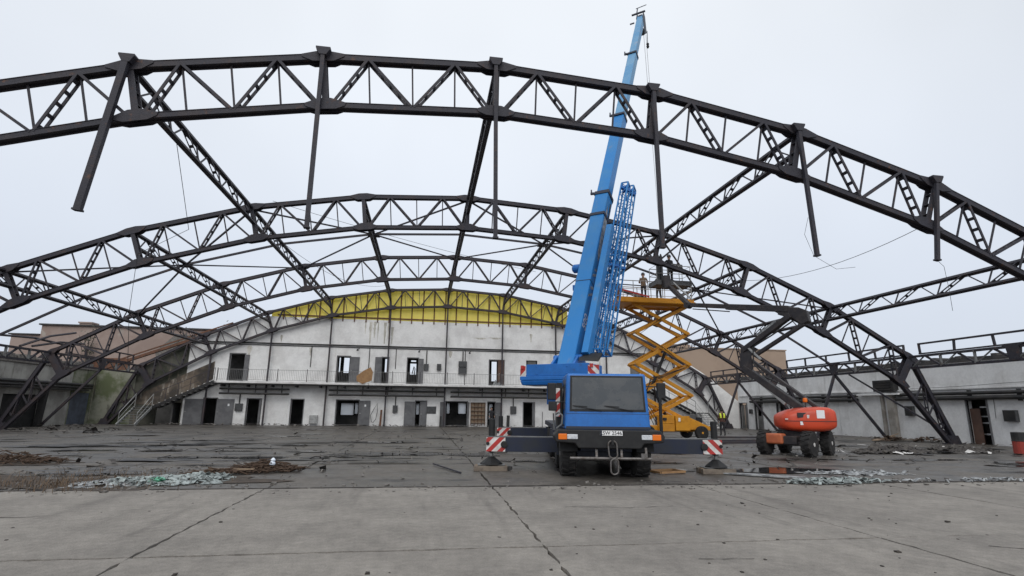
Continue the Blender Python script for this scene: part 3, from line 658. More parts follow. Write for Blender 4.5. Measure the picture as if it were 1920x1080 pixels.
one(b, 'wall_heater', 'galv', 'pale slatted heater hanging low beside a doorway on the end wall', 'heater')
root = thing('timber_rack', 'beige timber rack with a grid of compartments leaning beside the central doorway', 'rack', (4.8, YW-.15, 0))
b = MB(); b.box(4.16, 5.46, YW-.06, YW-.012, .25, 2.1); b.build('back', 'plank', root)
for k in range(6): b = MB(); z = .3+k*.35; b.box(4.16, 5.46, YW-.2, YW-.06, z, z+.05); b.build('shelf', 'amberwood', root)
for k in range(5): b = MB(); x = 4.16+k*.315; b.box(x, x+.04, YW-.19, YW-.06, .1, 2.1); b.build('upright', 'rust', root)
for (x, z0, z1, lab, m_) in ((7.45, .02, 1.0, 'black plank leaning on the wall right of the dark person', 'pipe'), (1.5, .02, .88, 'narrow dark post against the wall left of the central doorway', 'pipe'), (-3.58, .02, 1.36, 'rusty post at the foot of a column', 'rust'), (10.55, .0, 1.35, 'thin pole leaning on the wall right of the last doorway', 'box')):
    b = MB(); b.bar((x, YW-.5, z0), (x+.04, YW-.45, z1), .26 if 'plank' in lab else (.16 if m_ != 'box' else .04), .1, up=Yv); one(b, 'leaning_post', m_, lab, 'post', 'loose posts by the end wall')
b = MB(); b.tube([(-4.35, YW-.2, .35), (-4.45, YW-.2, .9), (-4.2, YW-.2, 1.4), (-3.95, YW-.2, 1.9), (-3.9, YW-.2, 1.2), (-4.0, YW-.2, .55), (-4.2, YW-.2, .3)], .025, 6, closed=True); one(b, 'hanging_hose', 'cable', 'looped dark hose hanging on the wall near the grey double door', 'hose')
b = MB(); b.prism([(-5.75, 48.15, 4.15), (-5.7, 48.15, 3.72), (-5.2, 48.12, 3.5), (-4.45, 48.15, 3.8), (-4.4, 48.15, 4.5), (-4.62, 48.15, 4.92), (-5.2, 48.15, 4.6)], (0, .03, 0)); one(b, 'tan_board', 'osb', 'tan brown torn board hung on the balcony railing', 'board')
b = MB(); b.prism([(6.0, 48.9, 3.6), (6.9, 48.9, 3.6), (6.7, 48.9, 3.95), (6.45, 48.9, 3.8), (6.3, 48.9, 4.1)], (0, .2, 0)); one(b, 'rag_heap', 'foilw', 'heap of white rags in the upper doorway left of the crane', 'rags')
for x in (-5.9, -.6, 3.9): b = MB(); b.bar((x, YW-.35, 6.5), (x+.1, YW-.02, 6.62), .04, .04); b.lathe((x, YW-.38, 6.45), (0, 0, 1), [(.1, -.08), (.05, .08)], 10); one(b, 'wall_lamp', 'pipe', {-5.9: 'small dark wall lamp above the left upper windows', -.6: 'small dark wall lamp above the central upper doorway', 3.9: 'small dark wall lamp above the stacked upper boxes'}[x], 'lamp', 'wall lamps under the dark band')

# ------------------------------------------------------------------ side annexes
root = thing('right_annex', 'long low right-hand annex with pale plaster wall, black pipes and ragged bitumen roof edge', 'building', (30, 35, 0))
hr = [(25.45, 26.55, 0, 2.38), (45.55, 46.6, 0, 2.3), (47.9, 49.05, 0, 2.35), (42.4, 43.4, 0, 2.3)]
b = MB(); wall_x(b, wall_cols(13.0, 49.29, hr, lambda y: 4.5), 30, .3); b.build('wall', 'white_r', root)
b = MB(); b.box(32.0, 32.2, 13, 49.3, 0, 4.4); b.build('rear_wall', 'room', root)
b = MB(); b.box(29.9, 41, 13, 53, 4.5, 4.62)
for k in range(110): y = 13.2+k*.33; b.box(29.88+random.uniform(0, .15), 31.5, y, y+.31, 4.62, 4.65+random.uniform(.01, .11)*(1 if random.random() < .85 else 2.2))
b.build('roof', 'roof', root)
b = MB(); b.box(29.9, 29.99, 13, 49, 2.98, 3.05); b.build('ledge', 'white_r', root)
for x, m_ in ((47.2, 'door'),): pass
for h in hr:
    b = MB(); w = .06; b.box(29.93, 30.1, h[0]-w, h[0], 0, h[3]+w); b.box(29.93, 30.1, h[1], h[1]+w, 0, h[3]+w); b.box(29.93, 30.1, h[0], h[1], h[3], h[3]+w); b.build('door_frame', 'door', root)
b = MB(); b.box(30.12, 30.16, 26.0, 26.55, 0, 1.9); b.build('door', 'door_b', root)
for (y0, y1) in ((48.0, 48.42), (48.55, 48.98), (45.75, 46.4)): b = MB(); b.box(30.1, 30.14, y0, y1, .05, 2.2); b.build('door', 'room', root)
b = MB(); b.box(30.1, 30.13, 45.9, 46.3, 1.2, 2.2); b.build('window_pane', 'pane', root)
b = MB(); b.box(29.78, 29.99, 31.2, 31.75, 0, 2.9); b.box(29.84, 29.99, 32.1, 32.3, 0, 2.7); b.build('pilaster', 'stain', root)
b = MB(); b.box(29.6, 29.99, 30.9, 32.5, 2.98, 3.7)
for k in range(4): b.box(29.55, 29.6, 31.1, 32.3, 3.06+k*.16, 3.13+k*.16)
b.build('duct_box', 'pipe', root)
b = MB(); b.box(29.6, 29.98, 30.6, 34.0, 2.75, 2.86); b.build('white_shelf', 'white_r', root)
for lab, y0, y1 in (('pair of black pipes along the right wall at the right edge', 15, 31), ('pair of black pipes along the right wall behind the orange lift', 34.2, 47)):
    b = MB()
    for z, r in ((2.74, .1), (2.48, .12)): b.tube([(29.8, y0, z), (29.8, y1, z)], r, 10)
    y = y0+.8
    while y < y1: b.box(29.75, 29.99, y-.03, y+.03, 2.3, 2.9); y += 2.6
    one(b, 'pipe_run', 'pipe', lab, 'pipes', 'pipe runs along the right wall')
def xbox(y0, y1, z0, z1, lab, X=30, d=-.2):
    root = thing('switch_box', lab, 'switch box', (X, (y0+y1)/2, z0), group='switch boxes on the right wall')
    b = MB(); b.box(X+d, X-.01, y0, y1, z0, z1); b.build('case', 'box', root, bevel=.015)
    b = MB(); b.box(X+d-.02, X+d-.002, y0+.05, y1-.05, z0+.05, z1-.05); b.build('lid', 'pipe', root)
xbox(23.9, 24.55, 1.25, 1.83, 'large black switch box on the right wall beside the open doorway')
xbox(29.9, 30.5, 1.45, 2.05, 'small grey switch box on the right wall left of the arch foot')
xbox(47.0, 47.35, 1.4, 1.8, 'small dark switch box on the right wall between the far doors')
root = thing('shelf_unit', 'white shelves with dark boxes inside the open doorway of the right annex', 'shelves', (30.9, 25.9, 0))
for z in (.5, 1.1, 1.45, 1.95): b = MB(); b.box(30.5, 30.9, 25.5, 26.3, z, z+.07); b.build('shelf', 'plate', root)
for z, y in ((1.18, 25.6), (.6, 25.75), (1.55, 25.7)): b = MB(); b.box(30.55, 30.85, y, y+.4, z, z+.25); b.build('dark_crate', 'pipe', root)
b = MB(); b.tube([(29.93, 15, 3.32), (29.93, 24, 3.22), (29.93, 27, 3.12), (29.93, 30, 3.1)], .012, 5); b.tube([(29.95, 25.0, 2.5), (29.95, 25.05, 1.4)], .012, 5); one(b, 'wall_cable', 'cable', 'thin black cable strung along the right wall above the pipes', 'cable')

root = thing('left_annex', 'dark stained left-hand annex with big black door openings and a mossy corner', 'building', (-26.4, 40, 0))
hl = [(39.7, 43.1, 0, 2.15), (34.5, 39.0, 0, 2.2), (28, 33, 0, 2.2)]
b = MB(); wall_x(b, wall_cols(13, 46.4, hl, lambda y: 4.2), -26.4, -.3); b.build('wall', 'white_l', root)
b = MB(); wall_x(b, wall_cols(46.4, 49.29, [(46.55, 48.9, 0, 2.4)], lambda y: 4.2), -26.4, -.3); b.build('wall', 'green', root, label='green stained wall by the blue door')
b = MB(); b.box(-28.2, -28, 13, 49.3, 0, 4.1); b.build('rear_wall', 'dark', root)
b = MB(); b.box(-36, -26.3, 13, 52, 4.2, 4.35)
for k in range(60): y = 22+k*.45; b.box(-27.6, -26.36-random.uniform(0, .2), y, y+.42, 4.35, 4.4+random.uniform(.05, .4))
b.build('roof', 'stone', root)
b = MB(); b.box(-26.5, -26.45, 46.55, 48.9, 0, 2.4); b.build('door', 'door_blue', root)
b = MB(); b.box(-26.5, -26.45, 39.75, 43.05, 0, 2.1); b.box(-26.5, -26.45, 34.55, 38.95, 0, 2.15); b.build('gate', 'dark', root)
b = MB(); b.box(-26.38, -25.9, 24, 47.8, 2.55, 2.65); b.build('canopy', 'pipe', root)
b = MB()
for z, r in ((3.0, .12), (2.78, .1)): b.tube([(-26.1, 24, z), (-26.1, 48.5, z)], r, 10)
one(b, 'pipe_run', 'pipe', 'pair of black pipes along the left wall under the eaves truss', 'pipes')
b = MB(); b.bar((-26.1, 42.9, 0), (-26.1, 43.1, 2.5), .35, .3, up=Yv); one(b, 'dark_pier', 'dark', 'black upright pier beside the big left door opening', 'pier')

# rusty annex roof edge and glazing above the left stairs
b = MB(); b.bar((-26.6, 51.0, 4.6), (-16.6, 51.0, 8.6), .3, .22); b.bar((-26.6, 50.9, 4.9), (-17.0, 50.9, 8.75), .12, .1)
one(b, 'rusty_beam', 'rust', 'rusty sloping roof beam above the mossy left end of the wall', 'beam')

# ------------------------------------------------------------------ buildings beyond
root = thing('brick_building', 'long reddish brick building with chimney beyond the left annex', 'building', (-33, 62, 0))
b = MB(); b.box(-39, -14, 62, 74, 0, 9.4); b.box(-41.8, -39, 62.3, 74, 0, 8.4); b.build('wall', 'brick', root)
b = MB(); b.box(-39.2, -13.8, 61.8, 74.2, 9.4, 9.55); b.box(-42, -39.2, 62.1, 74.2, 8.4, 8.52); ro = b.build('roof', 'roof', root)
b = MB(); b.box(-37.9, -36.7, 66, 67.2, 9.55, 10.25); b.box(-38, -36.6, 65.9, 67.3, 10.25, 10.4); b.build('chimney', 'brick', ro)
b = MB(); b.prism([(-27.5, 61.97, 5.2), (-22, 61.97, 5), (-20.5, 61.97, 7.4), (-22.5, 61.97, 8.7), (-26.2, 61.97, 8.9), (-28, 61.97, 7)], (0, .02, 0)); b.build('bare_plaster', 'stone', root)
b = MB(); b.box(-33.8, -30.2, 61.9, 62.0, 4.5, 6.2); b.build('bricked_window', 'rust', root)
root = thing('brown_building', 'flat-roofed brown building beyond the right annex', 'building', (36, 62, 0))
b = MB(); b.box(25, 44.7, 62, 74, 0, 9.1); b.build('wall', 'brick2', root)
b = MB(); b.box(24.9, 44.8, 61.9, 74.1, 9.1, 9.22); b.box(31, 33.5, 65, 67, 9.22, 9.9); b.build('roof', 'brick2', root)
def tree(x, y, h, r, seed, label, n=420, z0=0):
    rr_ = random.Random(seed); root = thing('bare_tree', label, 'tree', (x, y, z0), group='small trees behind the roofs')
    b = MB(); b.tube([(x, y, z0), (x+.1, y, z0+h*.5), (x, y, z0+h*.8)], [.14, .1, .04], 7)
    for k in range(9):
        a = rr_.uniform(0, 6.28); z = z0+h*rr_.uniform(.4, .75); q = r*rr_.uniform(.5, .95); b.tube([(x+.05, y, z), (x+q*.5*math.cos(a), y+q*.5*math.sin(a), z+.3), (x+q*math.cos(a), y+q*math.sin(a), z+h*.18)], [.05, .035, .012], 5)
    b.build('trunk', 'bark', root)
    b = MB()
    for k in range(n):
        a = rr_.uniform(0, 6.28); e = rr_.uniform(-1, 1); q = r*(rr_.random()**.45)*(.7+.3*math.sin(3*a+seed)); p = V((x+q*math.cos(a)*math.sqrt(1-e*e), y+q*math.sin(a)*math.sqrt(1-e*e), z0+h*.72+e*h*.28*(q/r)))
        s = rr_.uniform(.05, .13); d1 = V((rr_.uniform(-1, 1), rr_.uniform(-1, 1), rr_.uniform(-1, 1))).normalized()*s; d2 = d1.orthogonal().normalized()*s*.6
        b.add([p-d1, p+d2, p+d1, p-d2], [(0, 1, 2, 3)])
    b.build('crown', 'leaf', root)
tree(-20.6, 60.5, 10.6, 1.5, 1, 'thin grey-green tree rising above the left roof line nearest the gable')
tree(-24.6, 61, 10.2, 1.1, 2, 'small sparse shrub above the left roof line between two taller tips', 260)
tree(-34, 61.2, 10.0, 1.0, 4, 'small sparse shrub showing above the brick building right of its chimney', 200)


# ------------------------------------------------------------------ mobile crane
CR = thing('mobile_crane', 'blue mobile crane with raised telescopic boom and folded lattice jib, outriggers spread', 'crane', (4.55, 13.9, 0), math.radians(-10))
def L(mb, name, m, par=None, **k): return mb.build(name, m, par or CR, world=False, **k)
def rect_clip(w, h, c0, c1, sl):           # part of the rectangle where c0 < x + sl*z < c1
    poly = [(0, 0), (w, 0), (w, h), (0, h)]
    for c, sg in ((c0, 1), (c1, -1)):
        out = []
        for i in range(len(poly)):
            p, q = poly[i], poly[(i+1) % len(poly)]
            fp, fq = sg*(p[0]+sl*p[1]-c), sg*(q[0]+sl*q[1]-c)
            if fp >= 0: out.append(p)
            if fp*fq < 0: t = fp/(fp-fq); out.append((p[0]+(q[0]-p[0])*t, p[1]+(q[1]-p[1])*t))
        poly = out
        if not poly: break
    return poly
def chevron(par, o, ux, uz, nrm, w, h, sl, pitch, world, off=0):
    o, ux, uz, nrm = V(o), V(ux), V(uz), V(nrm)
    b = MB(); b.prism([o, o+ux*w, o+ux*w+uz*h, o+uz*h], nrm*.012); pl = b.build('warning_plate', 'wwhite', par, world=world)
    b = MB(); c = -h*abs(sl)*2+off
    while c < w+h*2:
        q = rect_clip(w, h, c, c+pitch*.5, sl)
        if len(q) > 2: b.prism([o+ux*x+uz*z+nrm*.0125 for x, z in q], nrm*.003)
        c += pitch
    b.build('red_stripes', 'red', pl, world=world)
YB = -1.2
b = MB(); b.hexa([(-1.02, YB, 1.13), (1.02, YB, 1.13), (1.02, .25, 1.13), (-1.02, .25, 1.13)], [(-.955, YB+.10, 2.46), (.955, YB+.10, 2.46), (.955, .25, 2.46), (-.955, .25, 2.46)])
cab = L(b, 'cab', 'blue', bevel=.055, seg=3)
def ft(x, z, off=0): t = (z-1.13)/1.33; return (x, YB+.10*t-off, z)
b = MB(); b.prism([ft(-.90, 1.555, .004), ft(.92, 1.555, .004), ft(.885, 2.405, .004), ft(-.87, 2.405, .004)], (0, -.008, 0)); fr_ = L(b, 'windscreen_seal', 'black', cab, bevel=.03)
b = MB(); b.prism([ft(-.85, 1.605, .013), ft(.87, 1.605, .013), ft(.84, 2.36, .013), ft(-.825, 2.36, .013)], (0, -.005, 0)); L(b, 'windscreen', 'glass', cab, bevel=.02)
b = MB(); b.prism([ft(-.985, 1.50, .0), ft(.985, 1.50, .0), ft(.985, 1.508, .0), ft(-.985, 1.508, .0)], (0, -.004, 0)); L(b, 'panel_seam', 'navy', cab)
b = MB(); b.prism([ft(-1.0, 1.15, .001), ft(1.0, 1.15, .001), ft(.99, 1.21, .001), ft(-.99, 1.21, .001)], (0, -.003, 0)); L(b, 'dirt_strip', 'navy', cab)
for x0, x1 in ((-.12, -.78), (.62, -.02)): b = MB(); b.bar(ft(x0, 1.575, .04), ft(x1, 1.68, .03), .022, .016); b.bar(ft(x1+.3, 1.67, .03), ft(x1-.05, 1.69, .025), .03, .012); L(b, 'wiper', 'black', cab)
for sx in (-1, 1): b = MB(); b.prism([(sx*1.005, YB+.25, 1.6), (sx*1.005, .05, 1.6), (sx*.962, .05, 2.33), (sx*.962, YB+.3, 2.33)], (sx*.008, 0, 0)); L(b, 'side_window', 'glass', cab)
for sx in (-1, 1): b = MB(); b.box(sx*1.02-.004, sx*1.02+.008, YB+.2, .12, 1.2, 1.24); L(b, 'trim_strip', 'navy', cab)
b = MB(); sec = [(-1.18, 1.14), (1.18, 1.14), (1.29, 1.0), (1.25, .86), (.8, .83), (.72, .72), (-.72, .72), (-.8, .83), (-1.25, .86), (-1.29, 1.0)]
b.prism([(x, -1.42, z) for x, z in sec], (0, .8, 0)); bump = L(b, 'bumper', 'black', bevel=.025)
b = MB(); b.box(-.22, .30, -1.436, -1.424, 1.015, 1.125); npl = L(b, 'number_plate', 'plate', bump)
b = MB(); b.box(-.22, -.175, -1.439, -1.4365, 1.015, 1.125); L(b, 'plate_band', 'navy', bump)
text_mesh('LSW 25467', .118, 'ink', bump, PM[CR.name] @ MX.Translation((.062, -1.44, 1.069)) @ MX.Rotation(math.pi/2, 4, 'X'), 'plate_text', .002)
for sx in (-1, 1):
    b = MB(); b.box(sx*.74, sx*.985, -1.445, -1.40, .925, 1.035); hl_ = L(b, 'headlight', 'lamp', bump, bevel=.012)
    b = MB(); b.box(sx*.99, sx*1.19, -1.44, -1.38, .915, 1.045); L(b, 'indicator', 'amber', bump, bevel=.012)
b = MB(); b.tube([(-.92, -1.38, .50), (.95, -1.38, .50)], .035, 8)
for x in (-.3, .28, .85): b.bar((x, -1.36, .5), (x, -1.3, .74), .05, .03, up=Yv)
b.box(.72, .86, -1.42, -1.34, .5, .62)
L(b, 'tow_bar', 'chain')
def link(z0, z1, x, y, w, tilt=0):
    pts = []; h = (z1-z0)/2; c = (z0+z1)/2
    for k in range(24):
        a = 2*math.pi*k/24; px = w*math.cos(a); pz = (h-w)*(1 if math.sin(a) >= 0 else -1)+w*math.sin(a); pts.append((x+px+tilt*(pz), y, c+pz))
    return pts
for z0, z1, w, t, x in ((.51, .90, .10, -.06, .06), (.16, .50, .088, .02, .09)): b = MB(); b.tube(link(z0, z1, x, -1.47, w, t), .019, 8, closed=True); L(b, 'chain_link', 'chain', smooth=True)
b = MB(); b.tube([(.05, -1.42, .9), (.05, -1.5, .9), (.05, -1.5, .82)], .03, 8); L(b, 'tow_pin', 'black')
def wheel(par, c, ax, r, w, rimc, world=False, nm='wheel', lug=0):
    b = MB(); b.lathe(c, ax, [(r*.58, -w/2), (r*.9, -w/2), (r*.985, -w*.38), (r, -w*.15), (r, w*.15), (r*.985, w*.38), (r*.9, w/2), (r*.58, w/2)], 28)
    axv = V(ax).normalized(); u = axv.cross(V((0, 0, 1))).normalized()
    if lug:
        for k in range(lug):
            a = 2*math.pi*k/lug
            for sg in (-1, 1):
                p = V(c)+(u*math.cos(a+sg*.06)+V((0, 0, 1))*math.sin(a+sg*.06))*r*1.0; tdir = -u*math.sin(a)+V((0, 0, 1))*math.cos(a)
                b.bar(p+axv*sg*.02*w, p+axv*sg*w*.46+tdir*.05, .06, .05, up=(p-V(c)))
    t = b.build(nm, 'rubber', par, world=world, smooth=False)
    b = MB(); b.lathe(c, ax, [(r*.3, -w*.42), (r*.57, -w*.44), (r*.57, w*.44), (r*.3, w*.42)], 20); b.lathe(V(c)+axv*w*.3, ax, [(r*.2, 0), (r*.16, w*.22)], 12); b.lathe(V(c)-axv*w*.3, -axv, [(r*.2, 0), (r*.16, w*.22)], 12); b.build('rim', rimc, t, world=world)
for y in (-.35, 1.35, 4.7, 6.1):
    for sx in (-1, 1): wheel(CR, (sx*.90, y, .5), (1, 0, 0), .5, .36, 'chain', nm='wheel', lug=18 if y < 0 else 0)
b = MB(); b.box(-.62, .62, -.9, 8.2, .62, 1.0); b.box(-1.08, 1.08, .95, 8.2, 1.0, 1.16); b.box(-1.1, 1.1, 2.2, 3.9, .5, 1.0); b.box(-.68, .68, -.55, -.15, .4, .62); L(b, 'chassis', 'navy', bevel=.015)
for sx in (-1, 1): b = MB(); b.prism([(sx*1.12, -.98, .62), (sx*1.12, -.9, 1.05), (sx*1.12, .2, 1.05), (sx*1.12, .26, .62), (sx*1.12, .16, .62), (sx*1.12, .08, .96), (sx*1.12, -.78, .96), (sx*1.12, -.88, .62)], (-sx*.42, 0, 0)); L(b, 'mudguard', 'black')
# outriggers
def outrig(y, xl, xr, z0, z1, nm='outrigger'):
    b = MB(); b.box(-1.12, 1.12, y-.05, y+.42, z0-.06, z1+.05); L(b, 'outrigger_box', 'navy', bevel=.01)
    for xa, sg in ((xl, -1), (xr, 1)):
        xi = 1.1*sg
        if abs(xa) > 1.4:
            b = MB(); b.box(xi, xa, y, y+.34, z0, z1); o = L(b, nm, 'navy', bevel=.008)
            b = MB(); b.box(xi, xa, y+.01, y+.33, z1+.003, z1+.02); L(b, 'beam_top', 'grey_steel', o)
        else: o = CR
        w = .5 if abs(xa) > 1.4 else .3
        x0 = xa if sg < 0 else xa-w
        chevron(o, (x0, y-.004, z0+.005), (1, 0, 0), (0, 0, 1), (0, -1, 0), w, z1-z0-.01, sg*1.0, .30, False, .1 if sg < 0 else .0)
        if abs(xa) > 1.4:
            b = MB(); b.lathe((xa-sg*.47, y-.02, (z0+z1)/2), (0, -1, 0), [(.09, 0), (.09, .03), (.05, .035)], 14); b.lathe((xa-sg*.04, y-.02, (z0+z1)/2+.02), (0, -1, 0), [(.045, 0), (.045, .03)], 10); L(b, 'pin_hole', 'black', o)
            xc = xa-sg*.13
            b = MB(); b.lathe((xc, y+.17, z0-.03), (0, 0, 1), [(.085, 0), (.085, 1.34-z0), (.07, 1.36-z0)], 14); L(b, 'jack_cylinder', 'black', o)
            b = MB(); b.lathe((xc, y+.17, .32), (0, 0, 1), [(.045, 0), (.045, z0-.34)], 12); L(b, 'jack_rod', 'galv', o, smooth=True)
            b = MB(); b.lathe((xc, y+.17, .16), (0, 0, 1), [(.30, 0), (.29, .03), (.09, .18), (.07, .19)], 8); L(b, 'jack_foot', 'black', o)
outrig(.38, -2.97, 3.22, .49, .86)
outrig(6.4, -2.95, 1.3, .55, .90, 'outrigger')
# cab side furniture, mirrors
b = MB(); b.box(-1.16, -1.03, -.6, .0, 1.2, 2.25); L(b, 'side_frame', 'black')
chevron(CR, (-1.2, -.62, 1.42), (1, 0, 0), (0, 0, 1), (0, -1, 0), .11, .72, -1.0, .30, False)
for sx, z0, z1, x in ((-1, 1.82, 2.22, -1.42), (-1, 1.56, 1.78, -1.40), (1, 1.88, 2.25, 1.22)):
    b = MB(); b.box(x, x+.2, -1.15, -1.02, z0, z1); mi = L(b, 'mirror', 'black', bevel=.02)
    b = MB(); xx = x+.1; b.tube([(xx, -1.05, (z0+z1)/2), (xx-sx*.08, -.95, (z0+z1)/2+.1), (sx*.98, -.9, (z0+z1)/2+.1)], .016, 6); L(b, 'mirror_arm', 'black', mi)
b = MB(); b.tube([(1.26, -1.2, .9), (1.26, -1.2, 1.9)], .04, 8); L(b, 'marker_pole', 'black')
b = MB(); b.tube([(-1.2, -1.0, 1.15), (-1.08, -1.05, 1.25), (-1.06, -1.06, 1.45), (-1.14, -1.0, 1.52), (-1.22, -.95, 1.48)], .022, 6); L(b, 'grab_rail', 'grey_steel')
b = MB(); b.tube([(-1.24, -.7, 1.1), (-1.26, -.7, 1.5)], .02, 6); L(b, 'grab_rail', 'grey_steel')
# superstructure, in world axes
az = V((.62, .785, 0)).normalized(); rt_ = V((az.y, -az.x, 0)); rc = V((4.1, 16.7, 0))
def SP(r, a, z): return rc+rt_*r+az*a+V((0, 0, z))
def sbox(b, r0, r1, a0, a1, z0, z1, ins=0):
    b.hexa([SP(r0+ins, a0+ins, z0), SP(r1-ins, a0+ins, z0), SP(r1-ins, a1, z0), SP(r0+ins, a1, z0)], [SP(r0, a0, z1), SP(r1, a0, z1), SP(r1, a1, z1), SP(r0, a1, z1)])
b = MB(); sbox(b, -1.34, 1.34, 0, 1.0, 2.34, 2.49, .05); b2 = b.build('counterweight', 'blue', CR, bevel=.03)
b = MB(); sbox(b, -1.34, 1.34, .0, 1.0, 2.495, 2.62); b.build('counterweight', 'blue', CR, bevel=.02)
b = MB(); sbox(b, -1.13, 1.0, .04, 1.3, 2.625, 3.0)
for r in (-.75, .3): b.lathe(SP(r, .045, 2.92), -az, [(.03, 0), (.03, .02)], 8); b.lathe(SP(r, .045, 2.70), -az, [(.03, 0), (.03, .02)], 8)
sup = b.build('superstructure', 'blue', CR, bevel=.02)
b = MB(); sbox(b, -.85, .85, 1.0, 4.2, 1.75, 2.6); sbox(b, -.6, .6, .9, 2.0, 2.6, 2.95); b.build('slewing_frame', 'blue', sup)
b = MB(); b.lathe((5.5, 18.5, 1.16), (0, 0, 1), [(.95, 0), (.95, .6)], 24); b.build('turntable', 'navy', sup)
chevron(sup, SP(-1.33, .03, 2.63), rt_, (0, 0, 1), -az, .19, .32, -1.0, .42, True)
chevron(sup, SP(1.01, .03, 2.63), rt_, (0, 0, 1), -az, .36, .30, 1.0, .36, True)
for r in (-1.26, 1.12): b = MB(); sbox(b, r-.04, r+.06, -.02, .03, 2.86, 2.97); b.build('tail_light', 'red', sup)
b = MB(); b.lathe(SP(.78, -.02, 2.6), -az, [(.05, 0), (.05, .03), (.02, .05)], 10); b.build('cap_bolt', 'galv', sup)
B_ = V((4.48, 17.18, 3.13)); T_ = V((11.51, 26.08, 24.24)); bd = (T_-B_).normalized(); n2 = -(rt_.cross(bd)); n2 = n2 if n2.z > 0 else -n2
def BP(s, r, u): return B_+bd*s+rt_*r+n2*u
def bseg(b, s0, s1, w, h, top=0, ch=.0):
    def sec(s): return [BP(s, -w/2, top-ch), BP(s, -w/2+ch, top), BP(s, w/2-ch, top), BP(s, w/2, top-ch), BP(s, w/2, top-h+h*.22), BP(s, w*.28, top-h), BP(s, -w*.28, top-h), BP(s, -w/2, top-h+h*.22)]
    a, c = sec(s0), sec(s1); n = 8; b.add(a+c, [tuple(reversed(range(n))), tuple(range(n, 2*n))]+[(i, (i+1) % n, n+(i+1) % n, n+i) for i in range(n)])
b = MB()
for r in (-.42, .34): b.prism([SP(r, .3, 2.98), SP(r, 1.5, 2.98), SP(r, 1.2, 3.3), SP(r, .75, 3.3)], rt_*.08)
b.tube([SP(-.5, .85, 3.25), SP(.5, .85, 3.25)], .1, 10); b.build('boom_foot', 'blue', sup, bevel=.01)
b = MB(); bseg(b, -.1, 8.27, .58, .74, 0, .03); boom = b.build('boom', 'blue2', CR)

for nm, s0, s1, w, h, m_ in (('boom_section', 8.2, 13.9, .50, .62, 'blue2'), ('boom_section', 13.8, 19.67, .44, .52, 'blue_hi'), ('boom_section', 19.6, 24.0, .37, .44, 'blue_hi')):
    b = MB(); bseg(b, s0, s1, w, h, -.03, .02); b.build(nm, m_, boom)
for s, w, h, ww in ((6.97, .64, .80, .14), (8.27, .64, .80, .18), (13.9, .57, .69, .14), (19.67, .51, .59, .14)):
    b = MB(); bseg(b, s-ww/2, s+ww/2, w, h, .035, .02)
    if s > 8: b.bar(BP(s, -w/2, 0), BP(s, -w/2-.16, .02), .09, .09); b.bar(BP(s, -w/2-.13, .0), BP(s+.2, -w/2-.15, .05), .06, .06)
    b.build('boom_collar', 'navy', boom)
b = MB(); b.bar(BP(3.45, -.292, .004), BP(3.45, .292, .004), .03, .006, up=n2); b.bar(BP(3.45, .293, .0), BP(3.45, .293, -.6), .03, .006, up=rt_); b.build('weld_seam', 'navy', boom)
b = MB(); b.lathe(BP(4.35, -.31, -.3), -rt_, [(.13, 0), (.17, .05), (.17, .3), (.1, .36)], 14); b.bar(BP(3.3, -.31, -.2), BP(3.3, -.42, -.2), .1, .2); b.build('hose_drum', 'blue', boom)
b = MB()
for o in (0, .05): b.tube([BP(.3, .30, -.45-o), BP(2, .305, -.5-o), BP(4.2, .31, -.55-o), BP(6.2, .305, -.5-o), BP(7.9, .30, -.4-o)], .014, 5)
b.build('boom_hose', 'pipe', boom)
# lettering and worn pale decals on the boom's side
yv = rt_.cross(bd)
mt = MX((( bd.x, yv.x, rt_.x, 0), (bd.y, yv.y, rt_.y, 0), (bd.z, yv.z, rt_.z, 0), (0, 0, 0, 1)))
text_mesh('500', .42, 'wwhite', boom, MX.Translation(BP(1.75, .293, -.28)) @ mt, 'boom_number', .003)
b = MB()
for s0, s1, u0, u1 in ((2.75, 3.1, -.1, -.5), (3.15, 3.35, -.15, -.55), (3.7, 4.0, -.12, -.5), (4.05, 4.2, -.2, -.52)): b.prism([BP(s0, .292, u0), BP(s0+.12, .292, u0), BP(s1+.12, .292, u1), BP(s1, .292, u1)], rt_*.004)
b.prism([BP(4.6, .292, -.3), BP(5.0, .292, -.15), BP(6.8, .292, -.12), BP(7.6, .292, -.2), BP(6.9, .292, -.42), BP(5.2, .292, -.5)], rt_*.004)
b.build('worn_decal', 'foilw', boom)
b = MB()
for s0, s1, r0, r1, u0, u1 in ((.35, 6.3, .47, .70, -.05, -.42),): b.add([BP(s0, r0, u0), BP(s0, r1, u0), BP(s0, r1, u1), BP(s0, r0, u1), BP(s1, r0, u0), BP(s1, r1, u0), BP(s1, r1, u1), BP(s1, r0, u1)], [(0, 1, 2, 3), (7, 6, 5, 4), (0, 4, 5, 1), (1, 5, 6, 2), (2, 6, 7, 3), (3, 7, 4, 0)])
b.build('jib_base_section', 'blue2', CR, bevel=.015)
b = MB(); b.prism([BP(.0, .46, .0), BP(.0, 1.1, -.1), BP(.35, 1.1, -.3), BP(.35, .46, -.3)], bd*.12); b.build('jib_bracket', 'black', CR)
